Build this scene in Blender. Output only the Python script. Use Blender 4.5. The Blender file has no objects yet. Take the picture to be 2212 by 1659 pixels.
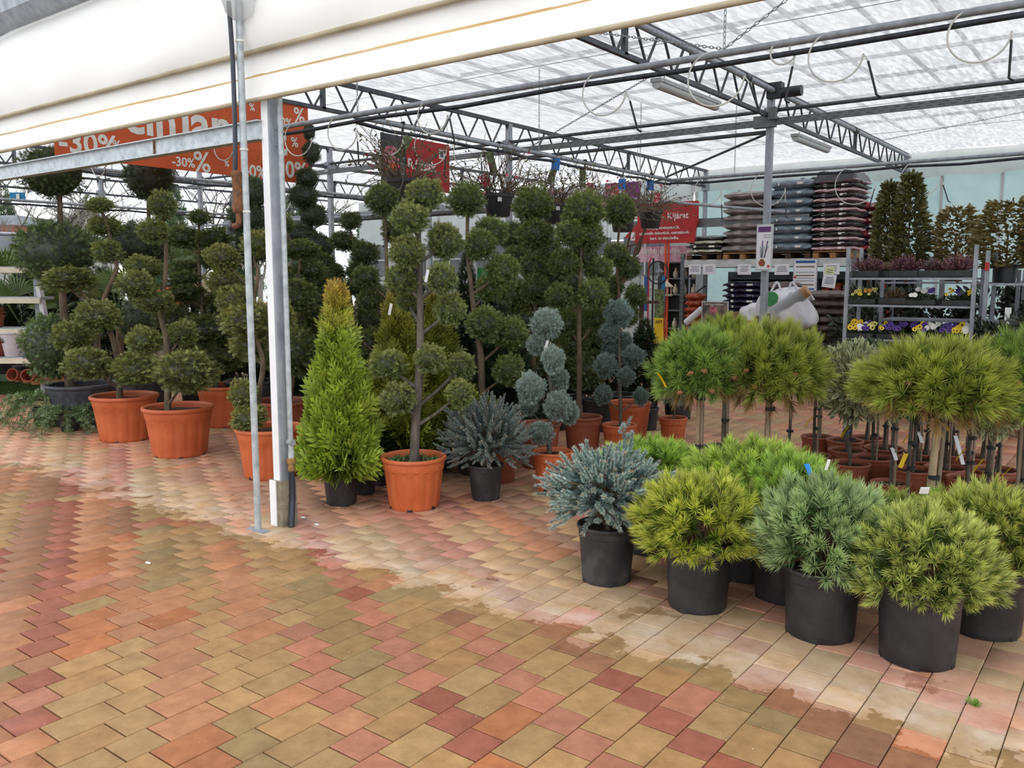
import bpy, math, random
import numpy as np
from mathutils import Vector, Matrix, Quaternion

sc = bpy.context.scene
col = bpy.data.collections.new('garden_centre'); sc.collection.children.link(col)
random.seed(7); RNG = np.random.default_rng(11)
PI = math.pi

# ---------------------------------------------------------------- camera, world, exposure
cam = bpy.data.cameras.new('camera'); cam.sensor_width = 36.0; cam.lens = 1837.0*36/2212; cam.clip_end = 300
cam_o = bpy.data.objects.new('camera', cam); col.objects.link(cam_o)
cam_o.location = (0, 0, 1.6); cam_o.rotation_euler = (PI/2-0.12332, 0, 0.646)
sc.camera = cam_o
sc.view_settings.view_transform = 'Standard'; sc.view_settings.look = 'None'
sc.view_settings.exposure = 0.0; sc.view_settings.gamma = 1.0; sc.view_settings.use_curve_mapping = False
sc.cycles.max_bounces = 7; sc.cycles.diffuse_bounces = 4; sc.cycles.transparent_max_bounces = 12
sc.cycles.caustics_reflective = False; sc.cycles.caustics_refractive = False

SKY = 2.25
w = bpy.data.worlds.new('overcast_sky'); sc.world = w; w.use_nodes = True
nt = w.node_tree; nt.nodes.clear()
wo = nt.nodes.new('ShaderNodeOutputWorld'); bg = nt.nodes.new('ShaderNodeBackground')
tc = nt.nodes.new('ShaderNodeTexCoord'); sx = nt.nodes.new('ShaderNodeSeparateXYZ')
cr = nt.nodes.new('ShaderNodeValToRGB')
cr.color_ramp.elements[0].position = 0.0; cr.color_ramp.elements[0].color = (.74, .77, .80, 1)
cr.color_ramp.elements[1].position = .9; cr.color_ramp.elements[1].color = (1, 1, 1, 1)
nt.links.new(tc.outputs['Generated'], sx.inputs[0]); nt.links.new(sx.outputs['Z'], cr.inputs[0])
nt.links.new(cr.outputs[0], bg.inputs[0]); bg.inputs[1].default_value = SKY
nt.links.new(bg.outputs[0], wo.inputs[0])

# ---------------------------------------------------------------- materials
MATS = {}
def base_mat(name):
    m = bpy.data.materials.new(name); m.use_nodes = True; m.node_tree.nodes.clear()
    n = m.node_tree; out = n.nodes.new('ShaderNodeOutputMaterial'); MATS[name] = m
    return m, n, out
def nd(n, t, **kw):
    x = n.nodes.new('ShaderNode'+t)
    for k, v in kw.items(): setattr(x, k, v)
    return x
def srgb(r, g, b):
    f = lambda c: ((c/255+.055)/1.055)**2.4 if c/255 > .04045 else c/255/12.92
    return (f(r), f(g), f(b), 1)
def mixc(n, fac, a, b, mode='MIX'):
    m = nd(n, 'MixRGB', blend_type=mode)
    for i, v in ((0, fac), (1, a), (2, b)):
        if hasattr(v, 'is_output'): n.links.new(v, m.inputs[i])
        else: m.inputs[i].default_value = v
    return m.outputs[0]
def noise(n, scale, detail=3, rough=.55, coord=None, vec=None):
    t = nd(n, 'TexNoise'); t.inputs['Scale'].default_value = scale; t.inputs['Detail'].default_value = detail
    t.inputs['Roughness'].default_value = rough
    if vec is not None: n.links.new(vec, t.inputs['Vector'])
    return t.outputs['Fac']
def ramp(n, fac, a, b, ca=(0, 0, 0, 1), cb=(1, 1, 1, 1)):
    r = nd(n, 'ValToRGB'); r.color_ramp.elements[0].position = a; r.color_ramp.elements[1].position = b
    r.color_ramp.elements[0].color = ca; r.color_ramp.elements[1].color = cb
    n.links.new(fac, r.inputs[0]); return r.outputs[0]
def objvec(n, scale=(1, 1, 1)):
    t = nd(n, 'TexCoord'); mp = nd(n, 'Mapping'); mp.inputs['Scale'].default_value = scale
    n.links.new(t.outputs['Object'], mp.inputs['Vector']); return mp.outputs[0]
def mat(name, c, rough=.6, metal=0., c2=None, ns=8., nd_=4, lo=.35, hi=.7, bump=0., bs=60., stretch=(1, 1, 1), spec=.5, tint=False, emit=None):
    """principled material: colour c broken up by object-space noise towards c2, fine bump"""
    m, n, out = base_mat(name); p = nd(n, 'BsdfPrincipled')
    c = srgb(*c); c2 = srgb(*c2) if c2 else tuple(x*.8 for x in c[:3])+(1,)
    v = objvec(n, stretch); f = ramp(n, noise(n, ns, nd_, vec=v), lo, hi)
    cc = mixc(n, f, c, c2)
    if tint:
        oi = nd(n, 'ObjectInfo'); cc = mixc(n, 1., cc, oi.outputs['Color'], 'MULTIPLY')
    n.links.new(cc, p.inputs['Base Color']); p.inputs['Roughness'].default_value = rough
    p.inputs['Metallic'].default_value = metal; p.inputs['Specular IOR Level'].default_value = spec
    if bump:
        b = nd(n, 'Bump'); b.inputs['Strength'].default_value = bump; b.inputs['Distance'].default_value = .01
        n.links.new(noise(n, bs, 4, vec=v), b.inputs['Height']); n.links.new(b.outputs[0], p.inputs['Normal'])
    n.links.new(p.outputs[0], out.inputs[0]); return m
def cloth_mat(name, c, trans, transp=0., stripes=None, c2=None):
    """thin cloth: diffuse on this side, lets daylight through (translucent), partly see-through weave"""
    m, n, out = base_mat(name)
    d = nd(n, 'BsdfDiffuse'); t = nd(n, 'BsdfTranslucent'); mx = nd(n, 'MixShader'); mx.inputs[0].default_value = trans
    cc = srgb(*c)
    if stripes:
        v = objvec(n, stripes); f = ramp(n, noise(n, 1., 4, .6, vec=v), .42, .56)
        v2 = objvec(n, (.35, .3, .3)); g = ramp(n, noise(n, 1., 3, vec=v2), .35, .65)
        ff = nd(n, 'Math', operation='MULTIPLY'); n.links.new(f, ff.inputs[0]); 
        g2 = nd(n, 'Math', operation='MULTIPLY_ADD'); n.links.new(g, g2.inputs[0]); g2.inputs[1].default_value = .5; g2.inputs[2].default_value = .5
        n.links.new(g2.outputs[0], ff.inputs[1])
        cl = mixc(n, ff.outputs[0], cc, srgb(*c2))
        n.links.new(cl, d.inputs[0]); n.links.new(cl, t.inputs[0])
    else:
        v = objvec(n, (1, 1, 1)); f = ramp(n, noise(n, 3., 4, vec=v), .4, .7)
        cl = mixc(n, f, cc, srgb(*(c2 or [x*.95 for x in c])))
        n.links.new(cl, d.inputs[0]); n.links.new(cl, t.inputs[0])
    n.links.new(d.outputs[0], mx.inputs[1]); n.links.new(t.outputs[0], mx.inputs[2]); res = mx.outputs[0]
    if transp:
        tr = nd(n, 'BsdfTransparent'); m2 = nd(n, 'MixShader'); m2.inputs[0].default_value = transp
        n.links.new(res, m2.inputs[1]); n.links.new(tr.outputs[0], m2.inputs[2]); res = m2.outputs[0]
    n.links.new(res, out.inputs[0]); return m
def leaf_mat(name, trans=.25, rough=.55, gloss=.06):
    """leaf colour from the mesh's per-leaf attribute, tinted per plant, some light passes through"""
    m, n, out = base_mat(name); a = nd(n, 'Attribute', attribute_name='Col'); oi = nd(n, 'ObjectInfo')
    cc = mixc(n, 1., a.outputs['Color'], oi.outputs['Color'], 'MULTIPLY')
    k = 1.18 if name == 'needle' else 1.; nv = ramp(n, noise(n, 6., 3, vec=objvec(n)), .3, .7, (.8*k, .8*k, .8*k, 1), (1.2*k, 1.2*k, 1.2*k, 1))
    cc = mixc(n, 1., cc, nv, 'MULTIPLY')
    d = nd(n, 'BsdfDiffuse'); t = nd(n, 'BsdfTranslucent'); mx = nd(n, 'MixShader'); mx.inputs[0].default_value = trans
    n.links.new(cc, d.inputs[0]); n.links.new(cc, t.inputs[0]); n.links.new(d.outputs[0], mx.inputs[1]); n.links.new(t.outputs[0], mx.inputs[2])
    res = mx.outputs[0]
    if gloss:
        g = nd(n, 'BsdfGlossy'); g.inputs['Roughness'].default_value = rough; g.inputs[0].default_value = (1, 1, 1, 1)
        m2 = nd(n, 'MixShader'); m2.inputs[0].default_value = gloss
        n.links.new(res, m2.inputs[1]); n.links.new(g.outputs[0], m2.inputs[2]); res = m2.outputs[0]
    n.links.new(res, out.inputs[0]); return m

M = MATS
mat('galvanised', (168, 174, 182), .5, .2, (134, 140, 150), 14, stretch=(1, 1, .5))
mat('galv_dark', (92, 97, 104), .5, .5, (66, 70, 76), 10)
mat('galv_light', (188, 196, 200), .45, .15, (150, 158, 164), 20)
mat('steel_grey', (120, 124, 128), .55, .2, (98, 102, 106), 6)
mat('alu_white', (206, 208, 208), .5, .1, (184, 188, 190), 5)
mat('rust', (132, 84, 52), .85, .0, (70, 54, 42), 40, bump=.5)
mat('brass', (176, 138, 84), .5, .5, (130, 104, 70), 30)
mat('black_rubber', (26, 27, 30), .5, 0, (40, 42, 46), 12)
mat('black_hose', (30, 32, 38), .38, 0, (54, 62, 78), 30, stretch=(1, 1, .1))
mat('white_hose', (226, 226, 220), .5, 0, (206, 206, 198), 8)
mat('white_tape', (246, 248, 250), .6, 0, (234, 236, 240), 5)
mat('concrete', (150, 142, 122), .9, 0, (112, 106, 92), 18, bump=.5, bs=120)
mat('black_plastic', (33, 34, 37), .42, 0, (52, 53, 56), 9, bump=.08, bs=200)
mat('black_plastic_dusty', (40, 41, 45), .55, 0, (84, 84, 86), 7, lo=.45, hi=.8, bump=.1)
mat('charcoal_plastic', (58, 61, 68), .5, 0, (74, 76, 82), 10, bump=.1)
mat('terracotta_plastic', (194, 102, 62), .45, 0, (176, 84, 48), 4, bump=.06, bs=150)
mat('terracotta_bright', (204, 110, 66), .45, 0, (188, 90, 50), 4, bump=.06, bs=150)
mat('terracotta_brown', (150, 82, 58), .5, 0, (128, 68, 50), 5, bump=.06)
mat('terracotta_clay', (158, 84, 58), .85, 0, (126, 66, 48), 8, bump=.2)
mat('lilac_plastic', (196, 188, 194), .5, 0, (178, 170, 178), 6)
mat('soil', (64, 50, 38), 1., 0, (34, 26, 20), 40, bump=1., bs=90)
mat('bark', (118, 102, 82), .95, 0, (72, 62, 50), 22, bump=.9, bs=70, stretch=(1, 1, .35))
mat('bark_pale', (176, 156, 124), .9, 0, (134, 116, 92), 18, bump=.6, bs=60, stretch=(1, 1, .4))
mat('bark_grey', (112, 106, 96), .95, 0, (70, 66, 60), 26, bump=.8, stretch=(1, 1, .3))
mat('bamboo', (150, 134, 114), .7, 0, (112, 98, 82), 12, stretch=(1, 1, .3))
mat('twig', (104, 84, 62), .9, 0, (66, 54, 42), 30)
mat('cone', (150, 104, 66), .9, 0, (98, 66, 44), 60, bump=.6)
mat('pebble', (178, 160, 126), .85, 0, (126, 106, 80), 15, tint=True)
mat('wood_pallet', (176, 132, 84), .8, 0, (138, 98, 62), 9, stretch=(1, 6, 6), bump=.2)
mat('wood_dark', (84, 60, 42), .8, 0, (60, 42, 30), 9, stretch=(1, 6, 6))
mat('paper', (238, 238, 242), .8, 0, (224, 224, 230), 3)
mat('paper_yellow', (226, 232, 176), .8, 0, (214, 220, 164), 3)
mat('tag_yellow', (240, 206, 28), .6, 0, (224, 186, 18), 6)
mat('tag_blue', (20, 128, 214), .5, 0, (14, 110, 196), 6)
mat('tag_white', (232, 234, 236), .6, 0, (214, 216, 220), 6)
mat('ink_grey', (96, 98, 128), .8)
mat('ink_dark', (60, 54, 50), .8)
mat('ink_blue', (58, 96, 160), .8)
mat('ink_red', (206, 70, 50), .8)
mat('ink_white', (240, 238, 232), .7)
mat('ink_brown', (132, 108, 80), .8)
mat('ink_purple', (108, 62, 124), .7)
mat('banner_orange', (214, 92, 40), .6, 0, (200, 80, 34), 3)
mat('banner_line', (226, 132, 58), .6)
mat('banner_red', (186, 40, 42), .6, 0, (166, 34, 38), 4)
mat('banner_pink', (196, 96, 140), .6, 0, (232, 216, 222), 3)
mat('banner_dark', (50, 52, 54), .6, 0, (72, 74, 76), 4)
mat('banner_purple', (112, 52, 120), .6, 0, (168, 72, 150), 2)
mat('corrugated', (104, 110, 116), .6, 0, (70, 74, 80), 6)
mat('orange_paint', (226, 82, 32), .4, 0, (204, 70, 28), 5)
mat('red_paint', (196, 40, 40), .5, 0, (170, 32, 34), 5)
mat('green_paint', (44, 128, 66), .5)
mat('blue_sign', (18, 128, 178), .5)
mat('cream', (220, 210, 188), .7, 0, (200, 190, 168), 6)
mat('cardboard', (176, 140, 100), .85, 0, (156, 122, 84), 5, stretch=(1, 1, 4))
mat('turf', (58, 84, 36), 1., 0, (36, 58, 26), 30, bump=1., bs=120)
mat('bag_grey', (158, 148, 146), .35, 0, (116, 108, 108), 7, bump=.6, bs=14, stretch=(1, 1, 2.5))
mat('bag_blue', (134, 146, 154), .3, 0, (84, 98, 110), 6, bump=.5, bs=14, stretch=(1, 1, 2.5))
mat('bag_pink', (226, 196, 198), .35, 0, (170, 122, 128), 7, bump=.5, bs=16, stretch=(1, 1, 2))
mat('bag_black', (40, 40, 46), .32, 0, (64, 64, 70), 7, bump=.5, bs=16)
mat('bag_red', (164, 56, 66), .35, 0, (120, 40, 50), 7, bump=.5, bs=16)
mat('bag_purple', (44, 34, 62), .25, 0, (84, 74, 112), 9, lo=.5, hi=.75, bump=.5, bs=18)
mat('bag_white', (228, 228, 232), .45, 0, (204, 204, 212), 4, bump=.7, bs=12)
mat('bag_lime', (212, 214, 188), .4, 0, (188, 192, 160), 6, bump=.5, bs=16)
mat('bag_brown', (118, 102, 96), .35, 0, (80, 70, 66), 6, bump=.8, bs=12)
mat('bag_orange', (184, 82, 46), .35, 0, (140, 60, 36), 6, bump=.5, bs=16)
mat('shelf_dark', (58, 60, 62), .6)
mat('petal', (255, 255, 255), .7, 0, (236, 232, 226), 30, tint=True)
mat('petal_eye', (38, 14, 30), .8)
mat('picture_stone', (146, 128, 112), .6, 0, (70, 64, 70), 5, lo=.4, hi=.6)
mat('picture_floral', (224, 214, 186), .7, 0, (206, 78, 70), 22, lo=.58, hi=.64)
mat('picture_tulip', (196, 190, 180), .6, 0, (150, 84, 40), 9, lo=.5, hi=.6)
mat('picture_rose', (228, 206, 208), .6, 0, (206, 36, 66), 28, lo=.42, hi=.5)
mat('picture_garden', (120, 140, 84), .6, 0, (72, 76, 50), 14, lo=.4, hi=.6)
mat('picture_pink', (214, 132, 148), .6, 0, (150, 70, 90), 26, lo=.4, hi=.6)
mat('picture_bulb', (150, 84, 44), .6, 0, (96, 46, 24), 14)
mat('far_wall', (196, 196, 192), .8, 0, (176, 176, 174), 2)
mat('far_dark', (92, 98, 102), .5, 0, (120, 126, 130), 3)
mat('far_roof', (128, 134, 140), .7, 0, (108, 114, 120), 2)
mat('brick_red', (150, 92, 74), .9, 0, (126, 76, 62), 5)
mat('dark_metal', (46, 48, 52), .45, .3, (66, 68, 72), 10)
mat('lamp_housing', (176, 180, 182), .5, 0, (158, 162, 164), 8)
mat('lamp_diffuser', (196, 200, 200), .3, 0, (176, 182, 182), 8)
cloth_mat('roof_cloth', (188, 189, 191), .86, .16, stripes=(17., 3.4, 1.), c2=(146, 148, 152))
cloth_mat('fascia_cloth', (255, 255, 254), .22, 0., c2=(251, 250, 248))
cloth_mat('valance_cloth', (240, 240, 238), .6, 0.)
cloth_mat('clear_wrap', (214, 216, 218), .6, .45)
cloth_mat('glass_teal', (202, 220, 220), .55, .12, c2=(190, 212, 212))
cloth_mat('glass_pale', (214, 218, 218), .45, .1, c2=(200, 206, 206))
cloth_mat('glass_roof', (226, 230, 232), .5, .72)
cloth_mat('brown_stain', (236, 206, 150), .42, 0., c2=(224, 188, 130))
cloth_mat('brownish_hem', (196, 184, 160), .2, 0., c2=(168, 156, 134))  # hem tubes brownish and darker than the white sheets
for k, tr in (('needle', .24), ('leaf', .25), ('scale', .10)): leaf_mat(k, tr)

# ---------------------------------------------------------------- mesh helpers
class MB:
    def __init__(s): s.v = []; s.f = []
    def add(s, v, f):
        o = len(s.v); s.v += [tuple(x) for x in v]; s.f += [tuple(i+o for i in q) for q in f]; return s
    def box(s, c, d, rot=None):
        x, y, z = d[0]/2, d[1]/2, d[2]/2
        vs = [Vector((a*x, b*y, e*z)) for a in (-1, 1) for b in (-1, 1) for e in (-1, 1)]
        if rot is not None: vs = [rot @ v for v in vs]
        vs = [v+Vector(c) for v in vs]
        return s.add(vs, [(0, 1, 3, 2), (4, 6, 7, 5), (0, 4, 5, 1), (2, 3, 7, 6), (0, 2, 6, 4), (1, 5, 7, 3)])
    def beam(s, a, b, w, h, up=(0, 0, 1)):
        a, b = Vector(a), Vector(b); d = (b-a); L = d.length; d.normalize()
        sd = d.cross(Vector(up)); sd = sd.normalized() if sd.length > 1e-5 else Vector((1, 0, 0)); u = sd.cross(d)
        vs = []
        for e in (a, b):
            for i, j in ((-1, -1), (1, -1), (1, 1), (-1, 1)): vs.append(e+sd*(i*w/2)+u*(j*h/2))
        return s.add(vs, [(3, 2, 1, 0), (4, 5, 6, 7), (0, 1, 5, 4), (1, 2, 6, 5), (2, 3, 7, 6), (3, 0, 4, 7)])
    def tube(s, pts, r, n=8, cap=True):
        pts = [Vector(p) for p in pts]; R = r if hasattr(r, '__len__') else [r]*len(pts)
        o = len(s.v); up = None
        for i, p in enumerate(pts):
            t = (pts[min(i+1, len(pts)-1)]-pts[max(i-1, 0)]);
            t = t.normalized() if t.length > 1e-9 else Vector((0, 0, 1))
            if up is None: up = Vector((0, 0, 1)) if abs(t.z) < .9 else Vector((1, 0, 0))
            a = t.cross(up); a = a.normalized() if a.length > 1e-6 else Vector((1, 0, 0)); b = a.cross(t); up = b
            for k in range(n):
                q = 2*PI*k/n; s.v.append(tuple(p+(a*math.cos(q)+b*math.sin(q))*R[i]))
        for i in range(len(pts)-1):
            for k in range(n):
                k2 = (k+1) % n; s.f.append((o+i*n+k, o+i*n+k2, o+(i+1)*n+k2, o+(i+1)*n+k))
        if cap:
            s.f.append(tuple(o+k for k in range(n-1, -1, -1))); e = o+(len(pts)-1)*n; s.f.append(tuple(e+k for k in range(n)))
        return s
    def lathe(s, prof, n=32, flute=None, cap0=True, cap1=False, c=(0, 0, 0)):
        o = len(s.v)
        for r, z in prof:
            for k in range(n):
                q = 2*PI*k/n; rr = r
                if flute and flute[0] <= z <= flute[1]: rr = r*(1-flute[3]*(1 if (k*flute[2]/n) % 1 < .18 else 0))
                s.v.append((c[0]+rr*math.cos(q), c[1]+rr*math.sin(q), c[2]+z))
        for i in range(len(prof)-1):
            for k in range(n):
                k2 = (k+1) % n; s.f.append((o+i*n+k, o+i*n+k2, o+(i+1)*n+k2, o+(i+1)*n+k))
        if cap0: s.f.append(tuple(o+k for k in range(n-1, -1, -1)))
        if cap1: e = o+(len(prof)-1)*n; s.f.append(tuple(e+k for k in range(n)))
        return s
    def quad(s, a, b, c, d): return s.add([a, b, c, d], [(0, 1, 2, 3)])
    def mesh(s, name, smooth=None):
        me = bpy.data.meshes.new(name); me.from_pydata(s.v, [], s.f); me.update()
        if smooth:
            me.polygons.foreach_set('use_smooth', [True]*len(me.polygons)); me.set_sharp_from_angle(angle=math.radians(smooth))
        return me
    def build(s, name, m, parent=None, loc=(0, 0, 0), smooth=None, **kw):
        return mk(name, s.mesh(name, smooth), m, parent, loc, **kw)

def mk(name, me, m=None, parent=None, loc=(0, 0, 0), rot=None, scale=None, color=None):
    if m is not None and not me.materials: me.materials.append(M[m] if isinstance(m, str) else m)
    o = bpy.data.objects.new(name, me); col.objects.link(o); o.location = loc
    if rot: o.rotation_euler = rot
    if scale: o.scale = scale if hasattr(scale, '__len__') else (scale,)*3
    if color: o.color = tuple(color)[:3]+(1,)
    if parent: o.parent = parent
    return o
def tag(o, label, cat, group=None):
    o['label'] = label; o['category'] = cat
    if group: o['group'] = group
    return o
def thing(name, label, cat, loc=(0, 0, 0), rz=0, group=None):
    o = bpy.data.objects.new(name, None); col.objects.link(o); o.location = loc; o.rotation_euler = (0, 0, rz)
    o.empty_display_size = .1
    return tag(o, label, cat, group)
def structure(o): o['kind'] = 'structure'; return o
def copy_tree(o, parent=None, loc=None, rz=None, label=None, group=None):
    c = o.copy(); col.objects.link(c)
    if parent: c.parent = parent
    if loc is not None: c.location = loc
    if rz is not None: c.rotation_euler = (c.rotation_euler[0], c.rotation_euler[1], rz)
    if label: c['label'] = label
    if group: c['group'] = group
    for ch in o.children: copy_tree(ch, c)
    return c
def text_mesh(txt, size, ext=.002, bold=0.):
    cu = bpy.data.curves.new('lettering', 'FONT'); cu.body = txt; cu.size = size; cu.extrude = ext; cu.resolution_u = 3; cu.offset = bold*.45
    t = bpy.data.objects.new('lettering', cu); col.objects.link(t); bpy.context.view_layer.update()
    me = bpy.data.meshes.new_from_object(t.evaluated_get(bpy.context.evaluated_depsgraph_get()))
    bpy.data.objects.remove(t); bpy.data.curves.remove(cu); me.name = 'lettering'; me.materials.clear(); return me
def text(txt, size, m, parent, loc, rot, bold=0, sx=1.):
    me = text_mesh(txt, size, .002, bold)
    return mk('lettering', me, m, parent, loc, rot, (sx, 1, 1))

def arr_mesh(name, V, F, C):
    """numpy arrays -> mesh; V (n,3), F (m,k) all faces of k corners, C (n,3) per-point colour"""
    me = bpy.data.meshes.new(name); k = F.shape[1]; m = len(F)
    me.vertices.add(len(V)); me.vertices.foreach_set('co', V.astype(np.float32).ravel())
    me.loops.add(m*k); me.loops.foreach_set('vertex_index', F.astype(np.int32).ravel())
    me.polygons.add(m); me.polygons.foreach_set('loop_start', np.arange(0, m*k, k, dtype=np.int32))
    me.update(calc_edges=True)
    a = me.color_attributes.new('Col', 'FLOAT_COLOR', 'POINT')
    a.data.foreach_set('color', np.concatenate([C, np.ones((len(C), 1))], 1).astype(np.float32).ravel())
    me.validate(); return me
def unit(a): return a/np.maximum(np.linalg.norm(a, axis=-1, keepdims=True), 1e-9)
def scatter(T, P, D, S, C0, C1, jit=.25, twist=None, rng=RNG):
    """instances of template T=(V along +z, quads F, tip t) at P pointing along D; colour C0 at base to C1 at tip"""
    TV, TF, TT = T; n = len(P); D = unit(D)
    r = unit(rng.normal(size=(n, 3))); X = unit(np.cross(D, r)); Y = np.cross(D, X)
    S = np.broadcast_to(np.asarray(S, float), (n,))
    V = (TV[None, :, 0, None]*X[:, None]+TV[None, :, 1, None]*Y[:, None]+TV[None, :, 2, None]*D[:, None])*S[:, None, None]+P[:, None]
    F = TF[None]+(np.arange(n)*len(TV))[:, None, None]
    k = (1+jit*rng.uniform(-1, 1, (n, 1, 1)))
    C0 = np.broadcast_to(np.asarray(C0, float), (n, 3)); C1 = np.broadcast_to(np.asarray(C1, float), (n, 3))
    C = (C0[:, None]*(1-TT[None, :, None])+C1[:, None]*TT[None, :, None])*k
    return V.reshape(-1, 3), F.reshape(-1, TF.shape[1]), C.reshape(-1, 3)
def join(parts):
    V = []; F = []; C = []; o = 0
    for v, f, c in parts: V.append(v); F.append(f+o); C.append(c); o += len(v)
    return np.concatenate(V), np.concatenate(F), np.concatenate(C)
def lin(*c): return np.array(srgb(*c)[:3])
def fib(n, zmin=-1., rng=RNG, jit=.6):
    i = np.arange(n)+.5; z = 1-(1-zmin)*i/n; a = i*2.399963+rng.uniform(-jit, jit, n)*.5
    z = np.clip(z+rng.uniform(-jit, jit, n)*(1-zmin)/np.sqrt(n)*.5, -1, 1); r = np.sqrt(1-z*z)
    return np.stack([r*np.cos(a), r*np.sin(a), z], 1)
def kite(L, W, ang=0, t0=0., out=0.):
    d = np.array([math.sin(ang), out, math.cos(ang)]); s = np.array([math.cos(ang), 0, -math.sin(ang)])
    b = np.array([0, 0, t0]); V = np.array([b, b+d*L*.45+s*W/2, b+d*L, b+d*L*.45-s*W/2]); return V
def fronds(spec):
    V = []; F = []; T = []
    for L, W, a, t0, o in spec:
        k = kite(L, W, a, t0, o); F.append([len(V)+i for i in range(4)]); V += list(k); T += [t0*.7, min(1, t0+L*.5), 1., min(1, t0+L*.5)]
    return np.array(V), np.array(F), np.clip(np.array(T), 0, 1)
SPRAY = fronds([(1, .10, 0, 0, 0), (.52, .085, .66, .18, .16), (.52, .085, -.66, .22, -.16), (.42, .08, .6, .42, -.14), (.42, .08, -.6, .45, .16), (.28, .075, .55, .64, .1), (.28, .075, -.55, .66, -.1)])
FROND = fronds([(1, .16, 0, 0, 0), (.6, .15, .75, .08, .08), (.6, .15, -.75, .14, -.1), (.52, .14, .7, .3, -.1), (.52, .14, -.7, .36, .08), (.4, .13, .6, .5, .08), (.4, .13, -.6, .56, -.06), (.28, .12, .5, .72, .04)])
FINE = fronds([(1, .10, 0, 0, 0), (.45, .085, .9, .12, .3), (.45, .1, -.9, .2, -.3), (.4, .1, .8, .4, -.3), (.4, .1, -.8, .5, .3), (.26, .1, .6, .68, 0)])
_lv = np.array([[0, 0, 0], [.2, .05, .35], [0, -.03, .45], [-.2, .05, .35], [.17, .07, .72], [0, 0, .75], [-.17, .07, .72], [0, .04, 1.]])
LEAF = (_lv, np.array([[0, 1, 4, 2], [0, 2, 6, 3], [2, 4, 7, 5], [2, 5, 7, 6]]), np.array([.0, 1, 0, 1, 1, 0, 1, 1.]))
NEEDLE = (np.array([[-.5, 0, 0], [.5, 0, 0], [0, 0, 1.]]), np.array([[0, 1, 2]]), np.array([0, 0, 1.]))

def tufts(P, D, n, L, nl, wid, C0, C1, spread=(1.15, .3), rng=RNG, jit=.25, cj=None):
    """shoots at P along D: each carries n needles set round the shoot, splayed wide at its base, closed at the tip"""
    m = len(P); D = unit(D); t = rng.uniform(0, 1, (m, n)); ph = rng.uniform(0, 2*PI, (m, n))
    r = unit(rng.normal(size=(m, 3))); X = unit(np.cross(D, r)); Y = np.cross(D, X)
    th = spread[0]*(1-t)+spread[1]*t+rng.normal(0, .12, (m, n))
    Lm = np.broadcast_to(np.asarray(L, float), (m,))
    rad = X[:, None]*np.cos(ph)[..., None]+Y[:, None]*np.sin(ph)[..., None]
    base = P[:, None]+D[:, None]*(t*Lm[:, None])[..., None]
    dr = D[:, None]*np.cos(th)[..., None]+rad*np.sin(th)[..., None]
    ln = nl*rng.uniform(.75, 1.15, (m, n)); sd = unit(np.cross(dr, rng.normal(size=(m, n, 3))))
    a = base-sd*wid/2; b = base+sd*wid/2; c = base+dr*ln[..., None]
    V = np.stack([a, b, c], 2).reshape(-1, 3); F = np.arange(m*n*3).reshape(-1, 3)
    k = (1+jit*rng.uniform(-1, 1, (m, 1, 1)))*(1+.15*rng.uniform(-1, 1, (m, n, 1)))
    C0 = np.broadcast_to(C0, (m, 3))[:, None]; C1 = np.broadcast_to(C1, (m, 3))[:, None]
    Ca = C0*k; Cc = C1*k; C = np.stack([Ca, Ca, Cc], 2).reshape(-1, 3)
    return V, F, C
def tri(F): return np.concatenate([F[:, [0, 1, 2]], F[:, [0, 2, 3]]])
def tube_arr(pts, R, n=4, c=(.1, .08, .06)):
    b = MB().tube(pts, R, n, cap=False); V = np.array(b.v); F = np.array(b.f); return V, tri(F), np.tile(np.array(c), (len(V), 1))
def core_arr(rad, c, rng, lump=.08, squash=1., n=12):
    V = []; F = []
    for i in range(n+1):
        for j in range(2*n):
            th = PI*i/n; ph = PI*j/n; V.append((math.sin(th)*math.cos(ph), math.sin(th)*math.sin(ph), math.cos(th)))
    for i in range(n):
        for j in range(2*n):
            j2 = (j+1) % (2*n); F.append((i*2*n+j, (i+1)*2*n+j, (i+1)*2*n+j2, i*2*n+j2))
    V = np.array(V)*rad; V *= (1+lump*np.sin(V[:, [0]]*9/rad)*np.cos(V[:, [1]]*8/rad)); V[:, 2] *= squash
    return V, np.array(F), np.tile(np.array(c), (len(V), 1))
def sm(pts, n=5):
    """smooth curve through points (Catmull-Rom)"""
    P = [Vector(p) for p in pts]; P = [P[0]*2-P[1]]+P+[P[-1]*2-P[-2]]; out = []
    for i in range(1, len(P)-2):
        for k in range(n):
            t = k/n; a, b, c, d = P[i-1:i+3]
            out.append(.5*((2*b)+(c-a)*t+(2*a-5*b+4*c-d)*t*t+(3*b-a-3*c+d)*t**3))
    return out+[P[-2]]

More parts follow.
